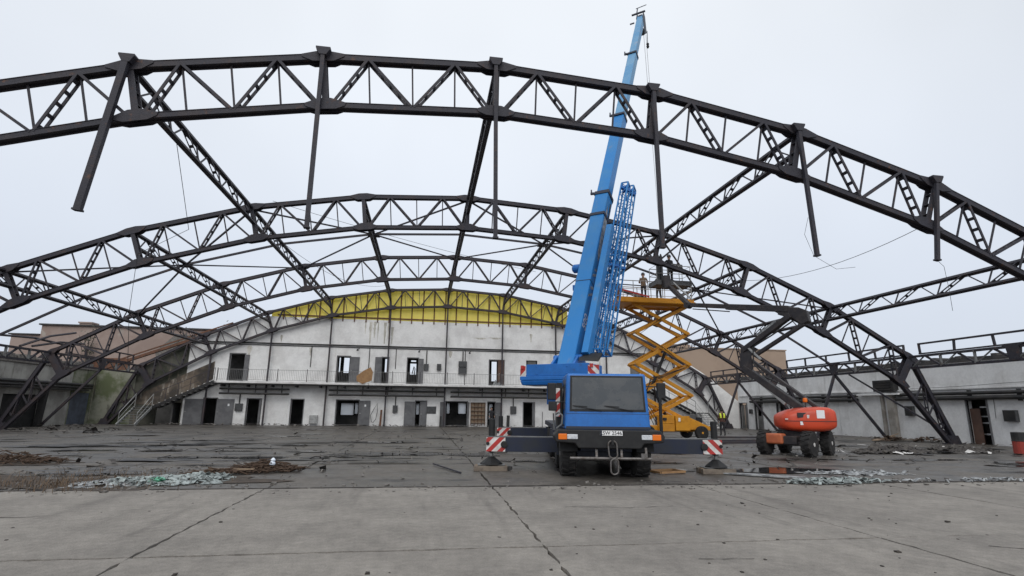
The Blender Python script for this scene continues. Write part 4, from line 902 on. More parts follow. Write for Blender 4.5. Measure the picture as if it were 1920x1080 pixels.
def jib(nm, r0, r1, u0, u1, s0, s1, n, taper=.75):
    b = MB(); cr_ = [(r0, u0), (r1, u0), (r1, u1), (r0, u1)]; rm, um = (r0+r1)/2, (u0+u1)/2
    def Pt(i, t): r, u = cr_[i % 4]; f = 1-(1-taper)*t; return BP(s0+(s1-s0)*t, rm+(r-rm)*f, um+(u-um)*f)
    for i in range(4): b.bar(Pt(i, 0), Pt(i, 1), .05, .05)
    root = b.build(nm, 'blue2', CR)
    b = MB()
    for i in range(4):
        for k in range(n):
            t0, t1, t2 = k/n, (k+.5)/n, (k+1)/n
            b.bar(Pt(i, t0), Pt(i+1, t1), .024, .024); b.bar(Pt(i+1, t1), Pt(i, t2), .024, .024)
        for t in (0, .5, 1): b.bar(Pt(i, t), Pt(i+1, t), .05, .05)
    b.build('jib_lacing', 'blue2', root)
    b = MB(); b.bar(Pt(0, .97), Pt(2, .97), .18, .12); b.bar(Pt(1, .97), Pt(3, .97), .1, .1); b.build('jib_head', 'blue', root)
    b = MB(); b.bar(Pt(0, .45), Pt(2, .47), .2, .1); b.build('jib_joint', 'blue', root)
jib('lattice_jib', .52, .90, -.47, -.88, .75, 9.3, 12)
jib('lattice_jib', .54, .94, -1.02, -1.46, 1.1, 9.7, 11)
b = MB()
for r in (-.2, .17): b.prism([BP(23.7, r, .0), BP(24.25, r, .05), BP(24.25, r, -.3), BP(23.5, r, -.95), BP(23.0, r, -.75), BP(23.3, r, -.45)], rt_*.03)
b.lathe(BP(23.35, 0, -.72), rt_, [(.2, -.1), (.2, .1)], 14); b.lathe(BP(24.0, 0, -.2), rt_, [(.2, -.1), (.2, .1)], 14)
b.bar(BP(24.2, -.5, .05), BP(24.2, .3, .05), .08, .08); b.bar(BP(24.2, -.2, .05), BP(24.8, -.2, .1), .05, .05); b.bar(BP(24.8, -.3, .1), BP(24.75, .35, .15), .03, .03); b.bar(BP(23.2, -.25, .0), BP(23.15, -.5, .02), .06, .06)
b.build('boom_head', 'navy', boom)
hp = BP(23.3, .05, -.9); ld = V((12.22, 26.42, 11.05))
b = MB()
for o in (0, .07): b.tube([hp+V((o*2, 0, 0)), ld+V((o, 0, 0))], .012, 5)
b.build('hoist_rope', 'rope', boom)
b = MB(); q = hp+V((.22, 0, 0)); b.tube([q+V((0, 0, .3)), q+V((0, 0, -.55))], .02, 5); b.lathe(q+V((0, 0, -.85)), (0, 0, 1), [(.05, 0), (.09, .1), (.06, .18), (.09, .26), (.04, .34)], 10); b.build('hook_ball', 'black', boom)
b = MB(); b.prism([ld+V((-.1, -.15, .0)), ld+V((.1, -.15, 0)), ld+V((.06, -.15, -.5)), ld+V((-.06, -.15, -.5))], (0, .3, 0)); b.build('lifting_shackle', 'black', boom)

# timber cribbing under the jacks
def crib(c, lab, rot):
    root = thing('timber_cribbing', lab, 'timber blocks', (c[0], c[1], 0), rot, group='timber blocks under the crane jacks')
    for k, (x0, x1, y0, y1, z0, z1, m_) in enumerate(((-.46, .42, -.26, -.09, 0, .13, 'amberwood'), (-.42, .40, -.06, .1, 0, .135, 'plank'), (-.44, .38, .13, .28, 0, .13, 'amberwood'), (-.36, .36, -.22, .25, .14, .158, 'grey_steel'), (.43, .55, -.2, -.05, 0, .12, 'pipe'))):
        b = MB(); b.box(x0, x1, y0, y1, z0, z1); b.build('steel_plate' if m_ == 'grey_steel' else 'timber_block', m_, root, world=False, bevel=.01)
def lw(x, y): return PM[CR.name] @ V((x, y, 0))
for (x, lab) in ((-2.84, 'timber blocks under the crane jack left of the blue cab'), (3.09, 'timber blocks under the crane jack right of the blue cab, beside a puddle')):
    p = lw(x, .55); crib((p.x, p.y), lab, math.radians(-6))

# ------------------------------------------------------------------ yellow scissor lift
SL = thing('scissor_lift', 'yellow scissor lift raised high with railed platform, standing behind the blue crane', 'scissor lift', (13.8, 30.8, 0))
LV = [.85, 2.45, 4.24, 6.08, 7.72]; XL, XR = 12.15, 15.45
for k in range(4):
    for y, o in ((30.2, 0), (31.4, 0)):
        b = MB(); b.bar((XL, y+.06, LV[k]), (XR, y+.06, LV[k+1]), .09, .20); b.build('scissor_arm', 'syellow', SL, bevel=.01)
        b = MB(); b.bar((XR, y-.06, LV[k]), (XL, y-.06, LV[k+1]), .09, .20); b.build('scissor_arm', 'syellow', SL, bevel=.01)
    for x, z in ((XL, LV[k+1]), (XR, LV[k+1]), ((XL+XR)/2, (LV[k]+LV[k+1])/2)): b = MB(); b.tube([(x, 30.05, z), (x, 31.55, z)], .06, 8); b.build('pivot_tube', 'syellow', SL)
b = MB(); b.tube([(13.3, 30.8, 3.0), (14.4, 30.8, 5.4)], .09, 10); b.tube([(14.2, 30.8, 1.0), (13.4, 30.8, 2.8)], .09, 10); b.build('hydraulic_ram', 'black', SL)
b = MB(); b.box(12.0, 15.9, 30.1, 31.5, .42, .75); b.build('chassis', 'syellow', SL, bevel=.03)
b = MB(); b.box(13.2, 14.1, 29.75, 30.1, .45, 1.35); b.box(13.25, 14.05, 29.72, 29.75, .9, .94); b.build('hood', 'syellow', SL, bevel=.03)
b = MB(); b.box(14.15, 15.0, 29.7, 30.1, .5, 1.3); b.box(14.45, 14.6, 29.685, 29.7, 1.0, 1.2); b.build('hood', 'syellow', SL, bevel=.05)
b = MB(); b.prism([(15.0, 29.8, .55), (16.3, 29.8, .5), (16.3, 29.8, .7), (15.0, 29.8, 1.25)], (0, .3, 0)); b.build('wheel_arch', 'syellow', SL, bevel=.02)
for x, y in ((12.6, 29.95), (15.7, 29.75), (12.6, 31.6), (15.7, 31.6)): wheel(SL, (x, y, .38), (0, 1, 0), .38, .28, 'syellow', world=True)
b = MB(); b.box(11.05, 15.75, 29.75, 31.9, 7.78, 8.12); deck = b.build('platform', 'syellow', SL, bevel=.02)
b = MB(); b.box(11.0, 15.8, 29.7, 29.745, 7.82, 7.94); b.box(12, 15.6, 30.1, 30.25, 7.7, 7.85); b.box(12, 15.6, 31.35, 31.5, 7.7, 7.85); b.build('platform_beam', 'syellow', deck)
b = MB()
for y in (29.95, 31.65):
    b.tube([(11.1, y, 9.15), (15.7, y, 9.15)], .028, 6); b.tube([(11.1, y, 8.65), (15.7, y, 8.65)], .02, 6)
    for k in range(6): x = 11.1+k*.92; b.tube([(x, y, 8.12), (x, y, 9.15)], .024, 6)
for x in (11.1, 15.7):
    for z in (8.65, 9.15): b.tube([(x, 29.95, z), (x, 31.65, z)], .025, 6)
b.build('guard_rail', 'galv', deck)
b = MB(); b.bar((11.1, 29.93, 8.62), (13.0, 29.93, 8.2), .09, .03, up=Yv); b.build('red_bar', 'red', deck)
b = MB(); b.box(11.0, 11.12, 29.85, 30.2, 8.1, 8.9); b.build('control_box', 'rust', deck)

for k in range(3):
    b = MB(); b.tube([(13.0+.2*k, 30.08, .8), (12.3+.1*k, 30.05, 2.2), (12.9, 30.05, 3.2+.1*k), (15.2, 30.05, 4.1), (13.8, 30.05, 5.2), (12.4, 30.05, 6.0), (13.8, 30.05, 7.0), (15.0, 30.05, 7.7)], .022, 5); b.build('hose', 'pipe', SL)
for x0, x1, z0, z1, m_ in ((14.3, 14.42, 1.0, 1.2, 'plate'), (13.4, 13.6, 1.05, 1.2, 'pipe'), (12.4, 12.9, .52, .66, 'pipe')):
    b = MB(); b.box(x0, x1, 29.66 if x0 > 12.9 else 30.08, 29.69 if x0 > 14 else (29.74 if x0 > 12.9 else 30.095), z0, z1); b.build('label_plate', m_, SL)

# ------------------------------------------------------------------ orange articulated boom lift
BL = thing('boom_lift', 'orange-red articulated boom lift with dark folded boom and workers basket by the right wall', 'boom lift', (14.25, 19.65, 0), math.radians(-58))
for x, y in ((-.8, -.85), (.8, -.85), (-.8, .85), (.8, .85)): wheel(BL, (x, y, .45), (1, 0, 0) if y < 0 else (1, .12, 0), .45, .34, 'wwhite', nm='wheel', lug=16)
b = MB(); b.box(-.42, .42, -1.0, 1.0, .42, .72); b.box(-.8, .8, -.92, -.78, .38, .52); b.box(-.8, .8, .78, .92, .38, .52); b.build('chassis', 'boomdk', BL, world=False, bevel=.02)
b = MB(); b.lathe((0, 0, .7), (0, 0, 1), [(.45, 0), (.45, .2)], 20); b.build('slew_ring', 'boomdk', BL, world=False)
b = MB(); b.box(-.72, -.05, -1.12, -.7, .42, .80); b.build('battery_cover', 'orange2', BL, world=False, bevel=.07, seg=3)
pa = V((.987, -.158, 0)); pp = V((-.158, -.987, 0)); po = V((13.50, 19.60, 0))
prof = [(0, 1.10, 1.40, .30), (.04, 1.02, 1.50, .46), (.14, .93, 1.60, .58), (.3, .88, 1.70, .67), (.5, .87, 1.77, .72), (.72, .88, 1.81, .72), (.88, .92, 1.79, .71), (.96, 1.0, 1.72, .67), (1, 1.12, 1.58, .55)]
b = MB(); n = 32; base = 0; Lp = 1.98
for t, z0, z1, hd in prof:
    zc, hh = (z0+z1)/2, (z1-z0)/2
    for k in range(n):
        a = 2*math.pi*k/n; ca, sa = math.cos(a), math.sin(a); e_ = .42
        x = math.copysign(abs(ca)**e_, ca)*hd; z = math.copysign(abs(sa)**.45, sa)*hh
        b.v.append(po+pa*(Lp*t)+pp*x+V((0, 0, zc+z-.12*max(0, -sa)*abs(ca)**2*0)))
for i in range(len(prof)-1):
    for k in range(n): b.f.append((i*n+k, i*n+(k+1) % n, (i+1)*n+(k+1) % n, (i+1)*n+k)); b.mi.append(0)
b.f.append(tuple(reversed(range(n)))); b.f.append(tuple((len(prof)-1)*n+k for k in range(n))); b.mi += [0, 0]
pod = b.build('turret_hood', 'orange', BL, smooth=True)
def plq(t0, t1, z0, z1, off, nm, m_, tt=.012):
    b = MB(); b.prism([po+pa*Lp*t0+pp*off+V((0, 0, z0)), po+pa*Lp*t1+pp*off+V((0, 0, z0)), po+pa*Lp*t1+pp*off+V((0, 0, z1)), po+pa*Lp*t0+pp*off+V((0, 0, z1))], pp*tt); return b.build(nm, m_, pod)
plq(.58, .73, 1.38, 1.68, .712, 'white_label', 'plate'); plq(.27, .38, 1.13, 1.26, .66, 'white_label', 'plate'); plq(.23, .40, 1.4, 1.58, .645, 'air_vent', 'boomdk', .03); plq(.4, .45, 1.38, 1.5, .69, 'small_sticker', 'wwhite'); plq(.03, .17, 1.32, 1.36, .50, 'small_sticker', 'wwhite')
b = MB()
for (t0, a0, c0, h0), (t1, a1, c1, h1) in zip(prof[1:-2], prof[2:-1]): b.bar(po+pa*Lp*t0+pp*(h0+.001)+V((0, 0, 1.27)), po+pa*Lp*t1+pp*(h1+.001)+V((0, 0, 1.27)), .012, .022)
b.build('hood_seam', 'boomdk', pod)
b = MB(); b.tube([(14.9, 19.15, 1.7), (14.5, 20.0, 2.5), (14.05, 20.9, 3.0), (13.8, 21.3, 3.6), (13.85, 21.3, 4.3), (14.2, 20.5, 4.7), (14.6, 19.6, 5.2)], .03, 6); b.build('hose', 'pipe', BL)
b = MB(); q = po+pa*Lp*.58; b.tube([q+V((0, 0, 1.7)), q+V((0, 0, 1.98))], .02, 6); b.build('beacon_pole', 'boomdk', BL)
b = MB(); b.lathe(q+V((0, 0, 1.98)), (0, 0, 1), [(.075, 0), (.085, .05), (.08, .13), (.04, .16)], 12); b.build('beacon', 'amber', BL)
def arm(a, c, w, h, nm, m_='boomdk', **k): b = MB(); b.bar(a, c, w, h, **k); return b.build(nm, m_, BL, bevel=.02)
arm((14.75, 19.45, 1.55), (13.72, 21.9, 3.45), .27, .28, 'lower_boom')
arm((14.95, 19.1, 1.75), (13.85, 21.7, 3.85), .17, .13, 'levelling_link')
arm((14.35, 20.2, 1.9), (13.9, 21.4, 3.0), .12, .12, 'hydraulic_ram', 'galv')
b = MB(); b.prism([(13.62, 21.75, 3.2), (13.78, 21.5, 3.18), (13.86, 21.45, 3.5), (13.82, 21.45, 3.95), (14.0, 21.2, 4.22), (13.84, 21.5, 4.42), (13.62, 21.9, 4.25), (13.56, 21.95, 3.6)], (.14, .18, 0)); b.build('elbow_bracket', 'boomdk', BL, bevel=.02)
arm((13.72, 21.85, 4.2), (14.62, 19.7, 5.45), .23, .22, 'upper_boom')
arm((13.95, 21.35, 3.95), (14.85, 19.25, 5.05), .17, .15, 'levelling_link')
arm((13.75, 21.6, 4.35), (14.0, 21.05, 3.75), .09, .09, 'hydraulic_ram', 'galv')
b = MB(); b.prism([(14.35, 20.2, 5.55), (14.4, 20.1, 5.85), (14.7, 19.35, 5.72), (14.82, 19.05, 5.55), (14.85, 19.0, 5.1), (14.72, 19.3, 5.0), (14.6, 19.6, 5.3)], (.28, .2, 0)); b.build('knuckle', 'boomdk', BL, bevel=.03)
b = MB(); b.bar((14.0, 21.17+.02, 4.80), (14.35, 20.34, 5.28), .02, .12); b2 = b.build('boom_label', 'foilw', BL); b2.location = (0, 0, 0)
arm((14.62, 19.8, 5.72), (13.5, 22.5, 6.25), .24, .26, 'jib_boom')
arm((13.6, 22.25, 6.22), (12.72, 24.4, 6.66), .18, .2, 'jib_boom')
arm((13.5, 22.3, 6.0), (12.75, 24.3, 6.45), .05, .05, 'hose_guide', 'pipe')
b = MB(); b.lathe((12.55, 24.55, 6.68), (.92, .38, 0), [(.16, 0), (.16, .3)], 14); b.build('jib_joint', 'boomdk', BL)
arm((12.66, 24.5, 6.7), (12.75, 26.6, 8.05), .2, .2, 'fly_jib'); arm((12.86, 24.5, 6.95), (12.95, 26.6, 8.3), .07, .07, 'fly_jib_link', 'galv')
b = MB(); b.box(12.2, 14.15, 27.0, 27.95, 8.28, 8.36); b.box(12.15, 14.2, 26.95, 27.0, 8.26, 8.52); b.box(12.15, 14.2, 27.95, 28.0, 8.26, 8.52); b.box(12.15, 12.2, 27, 27.95, 8.26, 8.52); b.box(14.15, 14.2, 27, 27.95, 8.26, 8.52); bk = b.build('basket', 'tray', BL)
b = MB()
for z in (8.9, 9.35):
    b.tube([(12.2, 27, z), (14.15, 27, z), (14.15, 27.95, z), (12.2, 27.95, z)], .022, 6, closed=True)
for x in (12.2, 12.85, 13.5, 14.15):
    for y in (27, 27.95): b.tube([(x, y, 8.5), (x, y, 9.35)], .02, 6)
b.build('basket_rail', 'galv', bk)
b = MB(); b.prism([(13.05, 27.02, 9.1), (13.75, 27.02, 9.05), (13.75, 27.02, 9.45), (13.15, 27.02, 9.5), (13.0, 27.02, 9.35)], (0, .25, 0)); b.build('control_box', 'tray', bk, bevel=.02)
b = MB(); b.box(12.45, 12.8, 26.6, 27.0, 8.0, 8.7); b.build('rotator', 'boomdk', BL, bevel=.02)
b = MB()
for x in (12.45, 12.62): b.tube([(x, 27.3, 8.36), (x, 27.3, 9.9)], .09, 10); b.tube([(x, 27.3, 9.9), (x, 27.3, 10.08)], [.09, .03], 10)
one(b, 'gas_bottles', 'box', 'two slim gas bottles standing at the left end of the lift basket', 'gas bottles')

# ------------------------------------------------------------------ people
def person(loc, rz, label, top, leg, hat=None, vest=False, elbows=((.26, -.02, 1.12), (.24, -.16, .95)), elbowsL=None, stride=.0, lean=0., h=1.0, group=None):
    root = thing('person', label, 'person', loc, rz, group)
    P_ = {}; E_ = []; Rr = {}
    def v(n, p, r): P_[n] = p; Rr[n] = r
    v('pel', (0, 0, .93), (.15, .11)); v('bel', (0, -.01-lean*.1, 1.08), (.145, .10)); v('che', (0, -lean*.25, 1.30), (.165, .115)); v('nek', (0, -lean*.4, 1.46), (.06, .06)); v('hd1', (0, -lean*.42-.015, 1.54), (.078, .09)); v('hd2', (0, -lean*.44-.01, 1.63), (.082, .098)); v('hd3', (0, -lean*.44, 1.70), (.05, .06))
    E_ += [('pel', 'bel'), ('bel', 'che'), ('che', 'nek'), ('nek', 'hd1'), ('hd1', 'hd2'), ('hd2', 'hd3')]
    for s, q in ((1, 'R'), (-1, 'L')):
        (ex, ey, ez), (wx, wy, wz) = elbows if s > 0 or not elbowsL else elbowsL
        v('sh'+q, (s*.165, -lean*.32, 1.395), (.062, .066)); v('el'+q, (s*ex, ey, ez), (.046, .046)); v('wr'+q, (s*wx, wy, wz), (.034, .03))
        d = (V((s*wx, wy, wz))-V((s*ex, ey, ez))).normalized(); pm = V((s*wx, wy, wz))+d*.085; v('pa'+q, tuple(pm), (.026, .036))
        E_ += [('che', 'sh'+q), ('sh'+q, 'el'+q), ('el'+q, 'wr'+q), ('wr'+q, 'pa'+q)]
        sd = d.cross(V((1, 0, 0)));  sd = sd.normalized() if sd.length > .1 else V((0, 1, 0))
        for f, (o, l) in enumerate(((-.03, .070), (-.01, .082), (.011, .078), (.031, .062))):
            k1 = pm+d*.03+sd*o; k2 = k1+d*l*.6; k3 = k2+d*l*.35+V((-s*.018, 0, 0))
            v('f%d%s' % (f, q), tuple(k1), (.0095, .0095)); v('g%d%s' % (f, q), tuple(k2), (.0088, .0088)); v('h%d%s' % (f, q), tuple(k3), (.007, .007)); E_ += [('pa'+q, 'f%d%s' % (f, q)), ('f%d%s' % (f, q), 'g%d%s' % (f, q)), ('g%d%s' % (f, q), 'h%d%s' % (f, q))]
        t1 = pm-d*.04-sd*.045; v('t'+q, tuple(t1), (.011, .011)); v('u'+q, tuple(t1+d*.05-sd*.012), (.008, .008)); E_ += [('wr'+q, 't'+q), ('t'+q, 'u'+q)]
        st_ = stride*s
        v('hi'+q, (s*.095, 0, .87), (.095, .10)); v('kn'+q, (s*.105, -.02-st_*.55, .49), (.062, .066)); v('an'+q, (s*.11, .02-st_, .09), (.045, .048)); v('to'+q, (s*.125, -.15-st_, .045), (.042, .034))
        E_ += [('pel', 'hi'+q), ('hi'+q, 'kn'+q), ('kn'+q, 'an'+q), ('an'+q, 'to'+q)]
    bm = bmesh.new(); lay = bm.verts.layers.skin.verify(); bv = {}
    for n_, p in P_.items(): bv[n_] = bm.verts.new(V(p)*h)
    for n_, w in bv.items(): w[lay].radius = (Rr[n_][0]*h, Rr[n_][1]*h); w[lay].use_root = (n_ == 'pel')
    for a, c in E_: bm.edges.new((bv[a], bv[c]))
    me = bpy.data.meshes.new('body_src'); bm.to_mesh(me); bm.free()
    to = bpy.data.objects.new('body_tmp', me); C.objects.link(to)
    sk = to.modifiers.new('skin', 'SKIN'); sk.use_smooth_shade = True; sb = to.modifiers.new('sub', 'SUBSURF'); sb.levels = 1; sb.render_levels = 1
    dg = bpy.context.evaluated_depsgraph_get(); dg.update(); nm = bpy.data.meshes.new_from_object(to.evaluated_get(dg)); bpy.data.objects.remove(to)
    nm.materials.clear()
    for q in ('skin', top, leg, 'black'): nm.materials.append(M[q])
    hands = [V(P_['paR'])*h, V(P_['paL'])*h]
    for p in nm.polygons:
        c = p.center; z = c.z/h
        if min((c-q).length for q in hands) < .105*h: k = 0
        elif z > 1.475 and abs(c.x) < .13*h: k = 0
        elif z < .085: k = 3
        elif z < .94 and abs(c.x) < .2*h and (c.x**2+c.y**2)**.5 < .55*h and not (abs(c.x) > .19*h): k = 2
        else: k = 1
        p.material_index = k
    body = bpy.data.objects.new('body', nm); C.objects.link(body); body.parent = root; PM[body.name] = PM[root.name]
    hy = -lean*.44*h
    b = MB(); zc = 1.625*h
    if hat: b.lathe((0, hy, zc+.02*h), (0, 0, 1), [(.125*h, 0), (.118*h, .02*h), (.108*h, .07*h), (.075*h, .115*h), (.02*h, .135*h)], 16); b.build('helmet', hat, root, world=False, smooth=True)
    else: b.lathe((0, hy+.012*h, zc-.03*h), (0, .15, 1), [(.085*h, 0), (.1*h, .04*h), (.098*h, .08*h), (.07*h, .12*h), (.02*h, .135*h)], 14); b.build('hair', 'hair', root, world=False, smooth=True)
    b = MB(); b.bar((0, hy-.085*h, 1.60*h), (0, hy-.122*h, 1.565*h), .022*h, .02*h)
    for s in (-1, 1): b.lathe((s*.032*h, hy-.088*h, 1.605*h), (0, -1, 0), [(.011*h, 0), (.006*h, .008*h)], 8); b.bar((s*.082*h, hy, 1.62*h), (s*.095*h, hy+.01, 1.57*h), .018*h, .035*h)
    b.bar((-.022*h, hy-.095*h, 1.53*h), (.022*h, hy-.095*h, 1.53*h), .01*h, .01*h); b.build('face_features', 'skin', root, world=False)
    if vest:
        b = MB()
        for s in (-1, 1):
            pts = [(s*.10, .125, 1.16), (s*.115, .13, 1.27), (s*.12, .10, 1.40), (s*.115, .02, 1.46), (s*.11, -.10, 1.41), (s*.105, -.135, 1.28), (s*.10, -.125, 1.15)]
            for p, q in zip(pts[:-1], pts[1:]): b.bar(V(p)*h, V(q)*h, .11*h, .02*h, up=(V(p)+V(q))/2-V((s*.1, 0, 1.22)))
        b.build('vest', 'hivis', root, world=False)
    return root
person((19.55, 34.2, 0), math.radians(170), 'worker in yellow hi-vis vest and brown jacket standing on the ground near the right stairs', 'jacket', 'cloth_dk', vest=True, stride=.06, elbows=((.27, .02, 1.13), (.22, -.12, .93)), h=1.0)
person((5.98, 48.95, 0), math.radians(10), 'person in dark clothes standing in the ground floor doorway left of the crane', 'cloth_dk', 'cloth_dk', stride=.08, h=.98)
person((13.2, 27.45, 8.36), math.radians(185), 'worker in dark helmet reaching up in the boom lift basket', 'cloth_dk', 'cloth_dk', hat='helmet', elbows=((.28, -.18, 1.25), (.2, -.38, 1.42)), lean=.1)
person((13.0, 30.75, 8.12), math.radians(150), 'worker in tan top on the yellow platform, left of two', 'cloth_tan', 'cloth_dk', hat='helmet', elbows=((.27, -.1, 1.15), (.2, -.3, 1.2)), stride=.05)
person((14.05, 30.9, 8.12), math.radians(200), 'worker in dark clothes on the yellow platform, right of two', 'cloth_dk', 'cloth_dk', hat='helmet', elbows=((.27, -.1, 1.15), (.2, -.3, 1.1)), stride=.07)

# ------------------------------------------------------------------ cables hanging in the structure
def cab_line(lab, pts, r=.011, m_='cable'):
    b = MB(); b.tube(pts, r, 5); one(b, 'loose_cable', m_, lab, 'cable', 'loose cables in the roof frame')
def sag(a, c, s, n=14): return [lerp(a, c, t/n)+V((0, 0, -4*s*(t/n)*(1-t/n))) for t in range(n+1)]
cab_line('thin cable sagging between the nearest arch and the second arch at upper right', sag(node(0, 3, DEP), node(1, 3, .9), .5))
cab_line('long thin wire hanging down at the left from the first lattice truss', [node(1, -2)+V((-.9, -6.2, .2)), node(1, -2)+V((-1.4, -3, -2.2)), node(1, -3)+V((.6, -.5, -1.2)), node(1, -3)+V((.4, 0, -3.8)), node(1, -3)+V((.2, 1, -6))], .012)
cab_line('black wire sagging across the middle of the roof with a small lamp', sag(node(1, -2)+V((1.0, -.3, .3)), node(2, 1)+V((.6, -.2, -.5)), .2))
cab_line('short wire dangling from the sixth hanging tube', [V((16.73, 15, 6.6)), V((16.95, 15, 6.4)), V((17.0, 15, 5.6)), V((17.0, 15, 4.9))], .007)
cab_line('short wire loop under the fifth hanging tube', [V((12.1, 15, 7.8)), V((11.9, 15, 7.2)), V((12.15, 15, 6.5)), V((12.9, 15, 6.1)), V((13.6, 15, 6.2))], .006)
cab_line('thin hanging wire looping near the left yellow gable', sag(node(1, -2)+V((.8, 1, -1)), node(3, -1)+V((-.4, -1, .2)), .9))

# ------------------------------------------------------------------ debris
def shreds(name, m, area, n, seed, smin, smax, mound=.15, lab=None, cat='debris'):
    r = random.Random(seed); b = MB()
    for k in range(n):
        cx, cy, rx, ry = r.choice(area); a = r.uniform(0, 6.28); q = r.random()**.6
        x, y = cx+rx*q*math.cos(a), cy+ry*q*math.sin(a); z = .012+mound*max(0, 1-q)*r.uniform(.2, 1)
        l = r.uniform(smin, smax); w = l*r.uniform(.2, .6); d = V((math.cos(a*3.1), math.sin(a*3.1)*.6, r.uniform(-.25, .35))).normalized(); sd = V((-d.y, d.x, r.uniform(-.4, .4))).normalized()
        p = V((x, y, max(.02, z+l*.15))); m_ = p+V((0, 0, r.uniform(-.03, .06)))
        pts = [p-d*l/2-sd*w/2, p-d*l/2+sd*w/2, m_+sd*w/2*r.uniform(.6, 1.3), m_-sd*w/2*r.uniform(.6, 1.3), p+d*l/2-sd*w/2+V((0, 0, r.uniform(-.05, .02))), p+d*l/2+sd*w/2*r.uniform(.1, 1)]
        for t in pts: t.z = max(t.z, .008)
        n0 = [V(t) for t in pts]; th = V((0, 0, -.006))
        b.add(n0+[t+th for t in n0], [(0, 1, 2, 3), (3, 2, 5, 4), (9, 8, 7, 6), (10, 11, 8, 9), (0, 3, 9, 6), (1, 7, 8, 2), (3, 4, 10, 9), (2, 8, 11, 5)])
    o = b.build(name, m, kind='stuff')
    return tag(o, lab, cat)
shreds('plastic_shreds', 'foil', [(-5.35, 13.1, .95, .8), (-4.75, 13.5, .6, .6), (-5.9, 12.7, .6, .4)], 260, 1, .04, .22, .10, 'spread of pale torn plastic and glass shards on the left floor edge')
shreds('plastic_shreds', 'foilg', [(-5.35, 12.75, .22, .14)], 16, 2, .08, .22, .22, 'small bright green plastic scraps in the pale heap on the left')
shreds('plastic_shreds', 'foil', [(9.1, 11.85, .8, .32), (10.0, 11.95, 1.0, .25)], 150, 3, .04, .24, .09, 'torn pale plastic sheeting at the apron edge right of the crane')
shreds('plastic_shreds', 'foilw', [(11.6, 13.5, 1.5, .45), (12.6, 11.95, 2.4, .2), (15, 12.0, 1.5, .22)], 130, 4, .04, .24, .03, 'grey plastic scraps scattered along the right floor edge')
shreds('tar_felt_scraps', 'junk', [(0, 20, 24, 7), (4, 32, 24, 9), (-12, 18, 10, 4), (12, 20, 12, 5)], 300, 5, .06, .42, .02, 'dark torn felt scraps strewn over the hall floor')
shreds('wall_foot_rubble', 'stone', [(x, 48.7, 2.2, .35) for x in range(-20, 28, 4)]+[(29.2, y, .5, 2.2) for y in range(20, 48, 4)]+[(22.5, 43, 4, 2)], 420, 6, .06, .4, .12, 'grey rubble lying along the foot of the walls')
shreds('wall_foot_rubble', 'junk', [(-24, 42, 2, 4), (-20, 36, 5, 3), (-25.2, 34, 1, 6)], 160, 8, .1, .6, .15, 'dark rubble lying in front of the left annex')
from mathutils import noise as NZ
def crumple(name, m, cx, cy, rx, ry, h, nx, ny, seed, lab, cat, rot=0, hole=.12):
    r = random.Random(seed); vs, fs = [], []; off = V((seed*3.7, seed*1.3, 0)); Q = {}
    for j in range(ny+1):
        for i in range(nx+1):
            u, v = -1+2*i/nx, -1+2*j/ny; q = math.hypot(u, v); n1 = NZ.noise(V((u*3, v*3, 0))+off); n2_ = NZ.noise(V((u*9, v*9, 3))+off); n3 = NZ.noise(V((u*22, v*22, 7))+off)
            x, y = u*rx+n2_*.12+r.gauss(0, .012), v*ry+n3*.06+r.gauss(0, .01)
            z = max(.012, .015+h*max(0, 1-q*q)*(.35+.9*abs(n1))+h*.8*abs(n2_)*max(0, 1-q)+.04*n3*max(0, 1.1-q))
            Q[i, j] = q+.55*n1+.25*n2_; vs.append(V((cx+x*math.cos(rot)-y*math.sin(rot), cy+x*math.sin(rot)+y*math.cos(rot), z)))
    for j in range(ny):
        for i in range(nx):
            if Q[i, j] < .92 and r.random() > hole: fs.append((j*(nx+1)+i, j*(nx+1)+i+1, (j+1)*(nx+1)+i+1, (j+1)*(nx+1)+i))
    b = MB(); b.add(vs, fs); o = b.build(name, m, kind='stuff'); md = o.modifiers.new('thickness', 'SOLIDIFY'); md.thickness = .006
    return tag(o, lab, cat)
crumple('plastic_sheeting', 'foil', -5.15, 13.25, 1.05, .9, .11, 64, 46, 3, 'crumpled sheet of pale plastic lying in the left heap', 'plastic sheet', .15)
crumple('plastic_sheeting', 'foilw', -6.2, 12.75, .8, .6, .08, 44, 34, 5, 'greyer torn plastic sheet at the left end of the pale heap', 'plastic sheet', .1, .3)
crumple('plastic_sheeting', 'foil', 9.3, 11.95, .95, .4, .09, 60, 30, 8, 'crumpled pale plastic sheet at the apron edge right of the crane', 'plastic sheet', -.03, .2)
crumple('plastic_sheeting', 'foilw', 11.5, 13.6, 1.5, .42, .06, 70, 26, 9, 'flat grey plastic sheet on the floor behind the apron edge on the right', 'plastic sheet', -.1, .25)
crumple('felt_mound', 'junk', 19.0, 20.3, 2.0, .6, .42, 50, 26, 12, 'dark mound of torn roofing felt near the right wall, left part', 'felt mound', .02, .03)
crumple('felt_mound', 'junk', 22.4, 20.6, 2.2, .6, .36, 50, 26, 14, 'dark mound of torn roofing felt near the right wall, right part', 'felt mound', .02, .03)
shreds('torn_felt_ridge', 'junk', [(18.6, 20.2, 1.3, .3), (21.2, 20.3, 1.6, .35), (23.5, 20.5, 1.0, .4)], 90, 9, .1, .45, .25, 'ridge of dark torn roofing felt on the floor near the right wall')
shreds('pale_chips', 'wwhite', [(19.5, 19.6, 1.2, .4), (22.6, 19.8, 1.2, .3), (16.8, 20.8, .3, .2), (24, 24, 3, 2)], 26, 10, .12, .4, .04, 'white chips lying beside the torn felt ridge on the right')
shreds('floor_chips', 'stone', [(0, 17, 16, 4), (8, 22, 14, 6), (0, 30, 20, 8)], 420, 14, .03, .16, .0, 'small grey chips scattered over the hall floor')
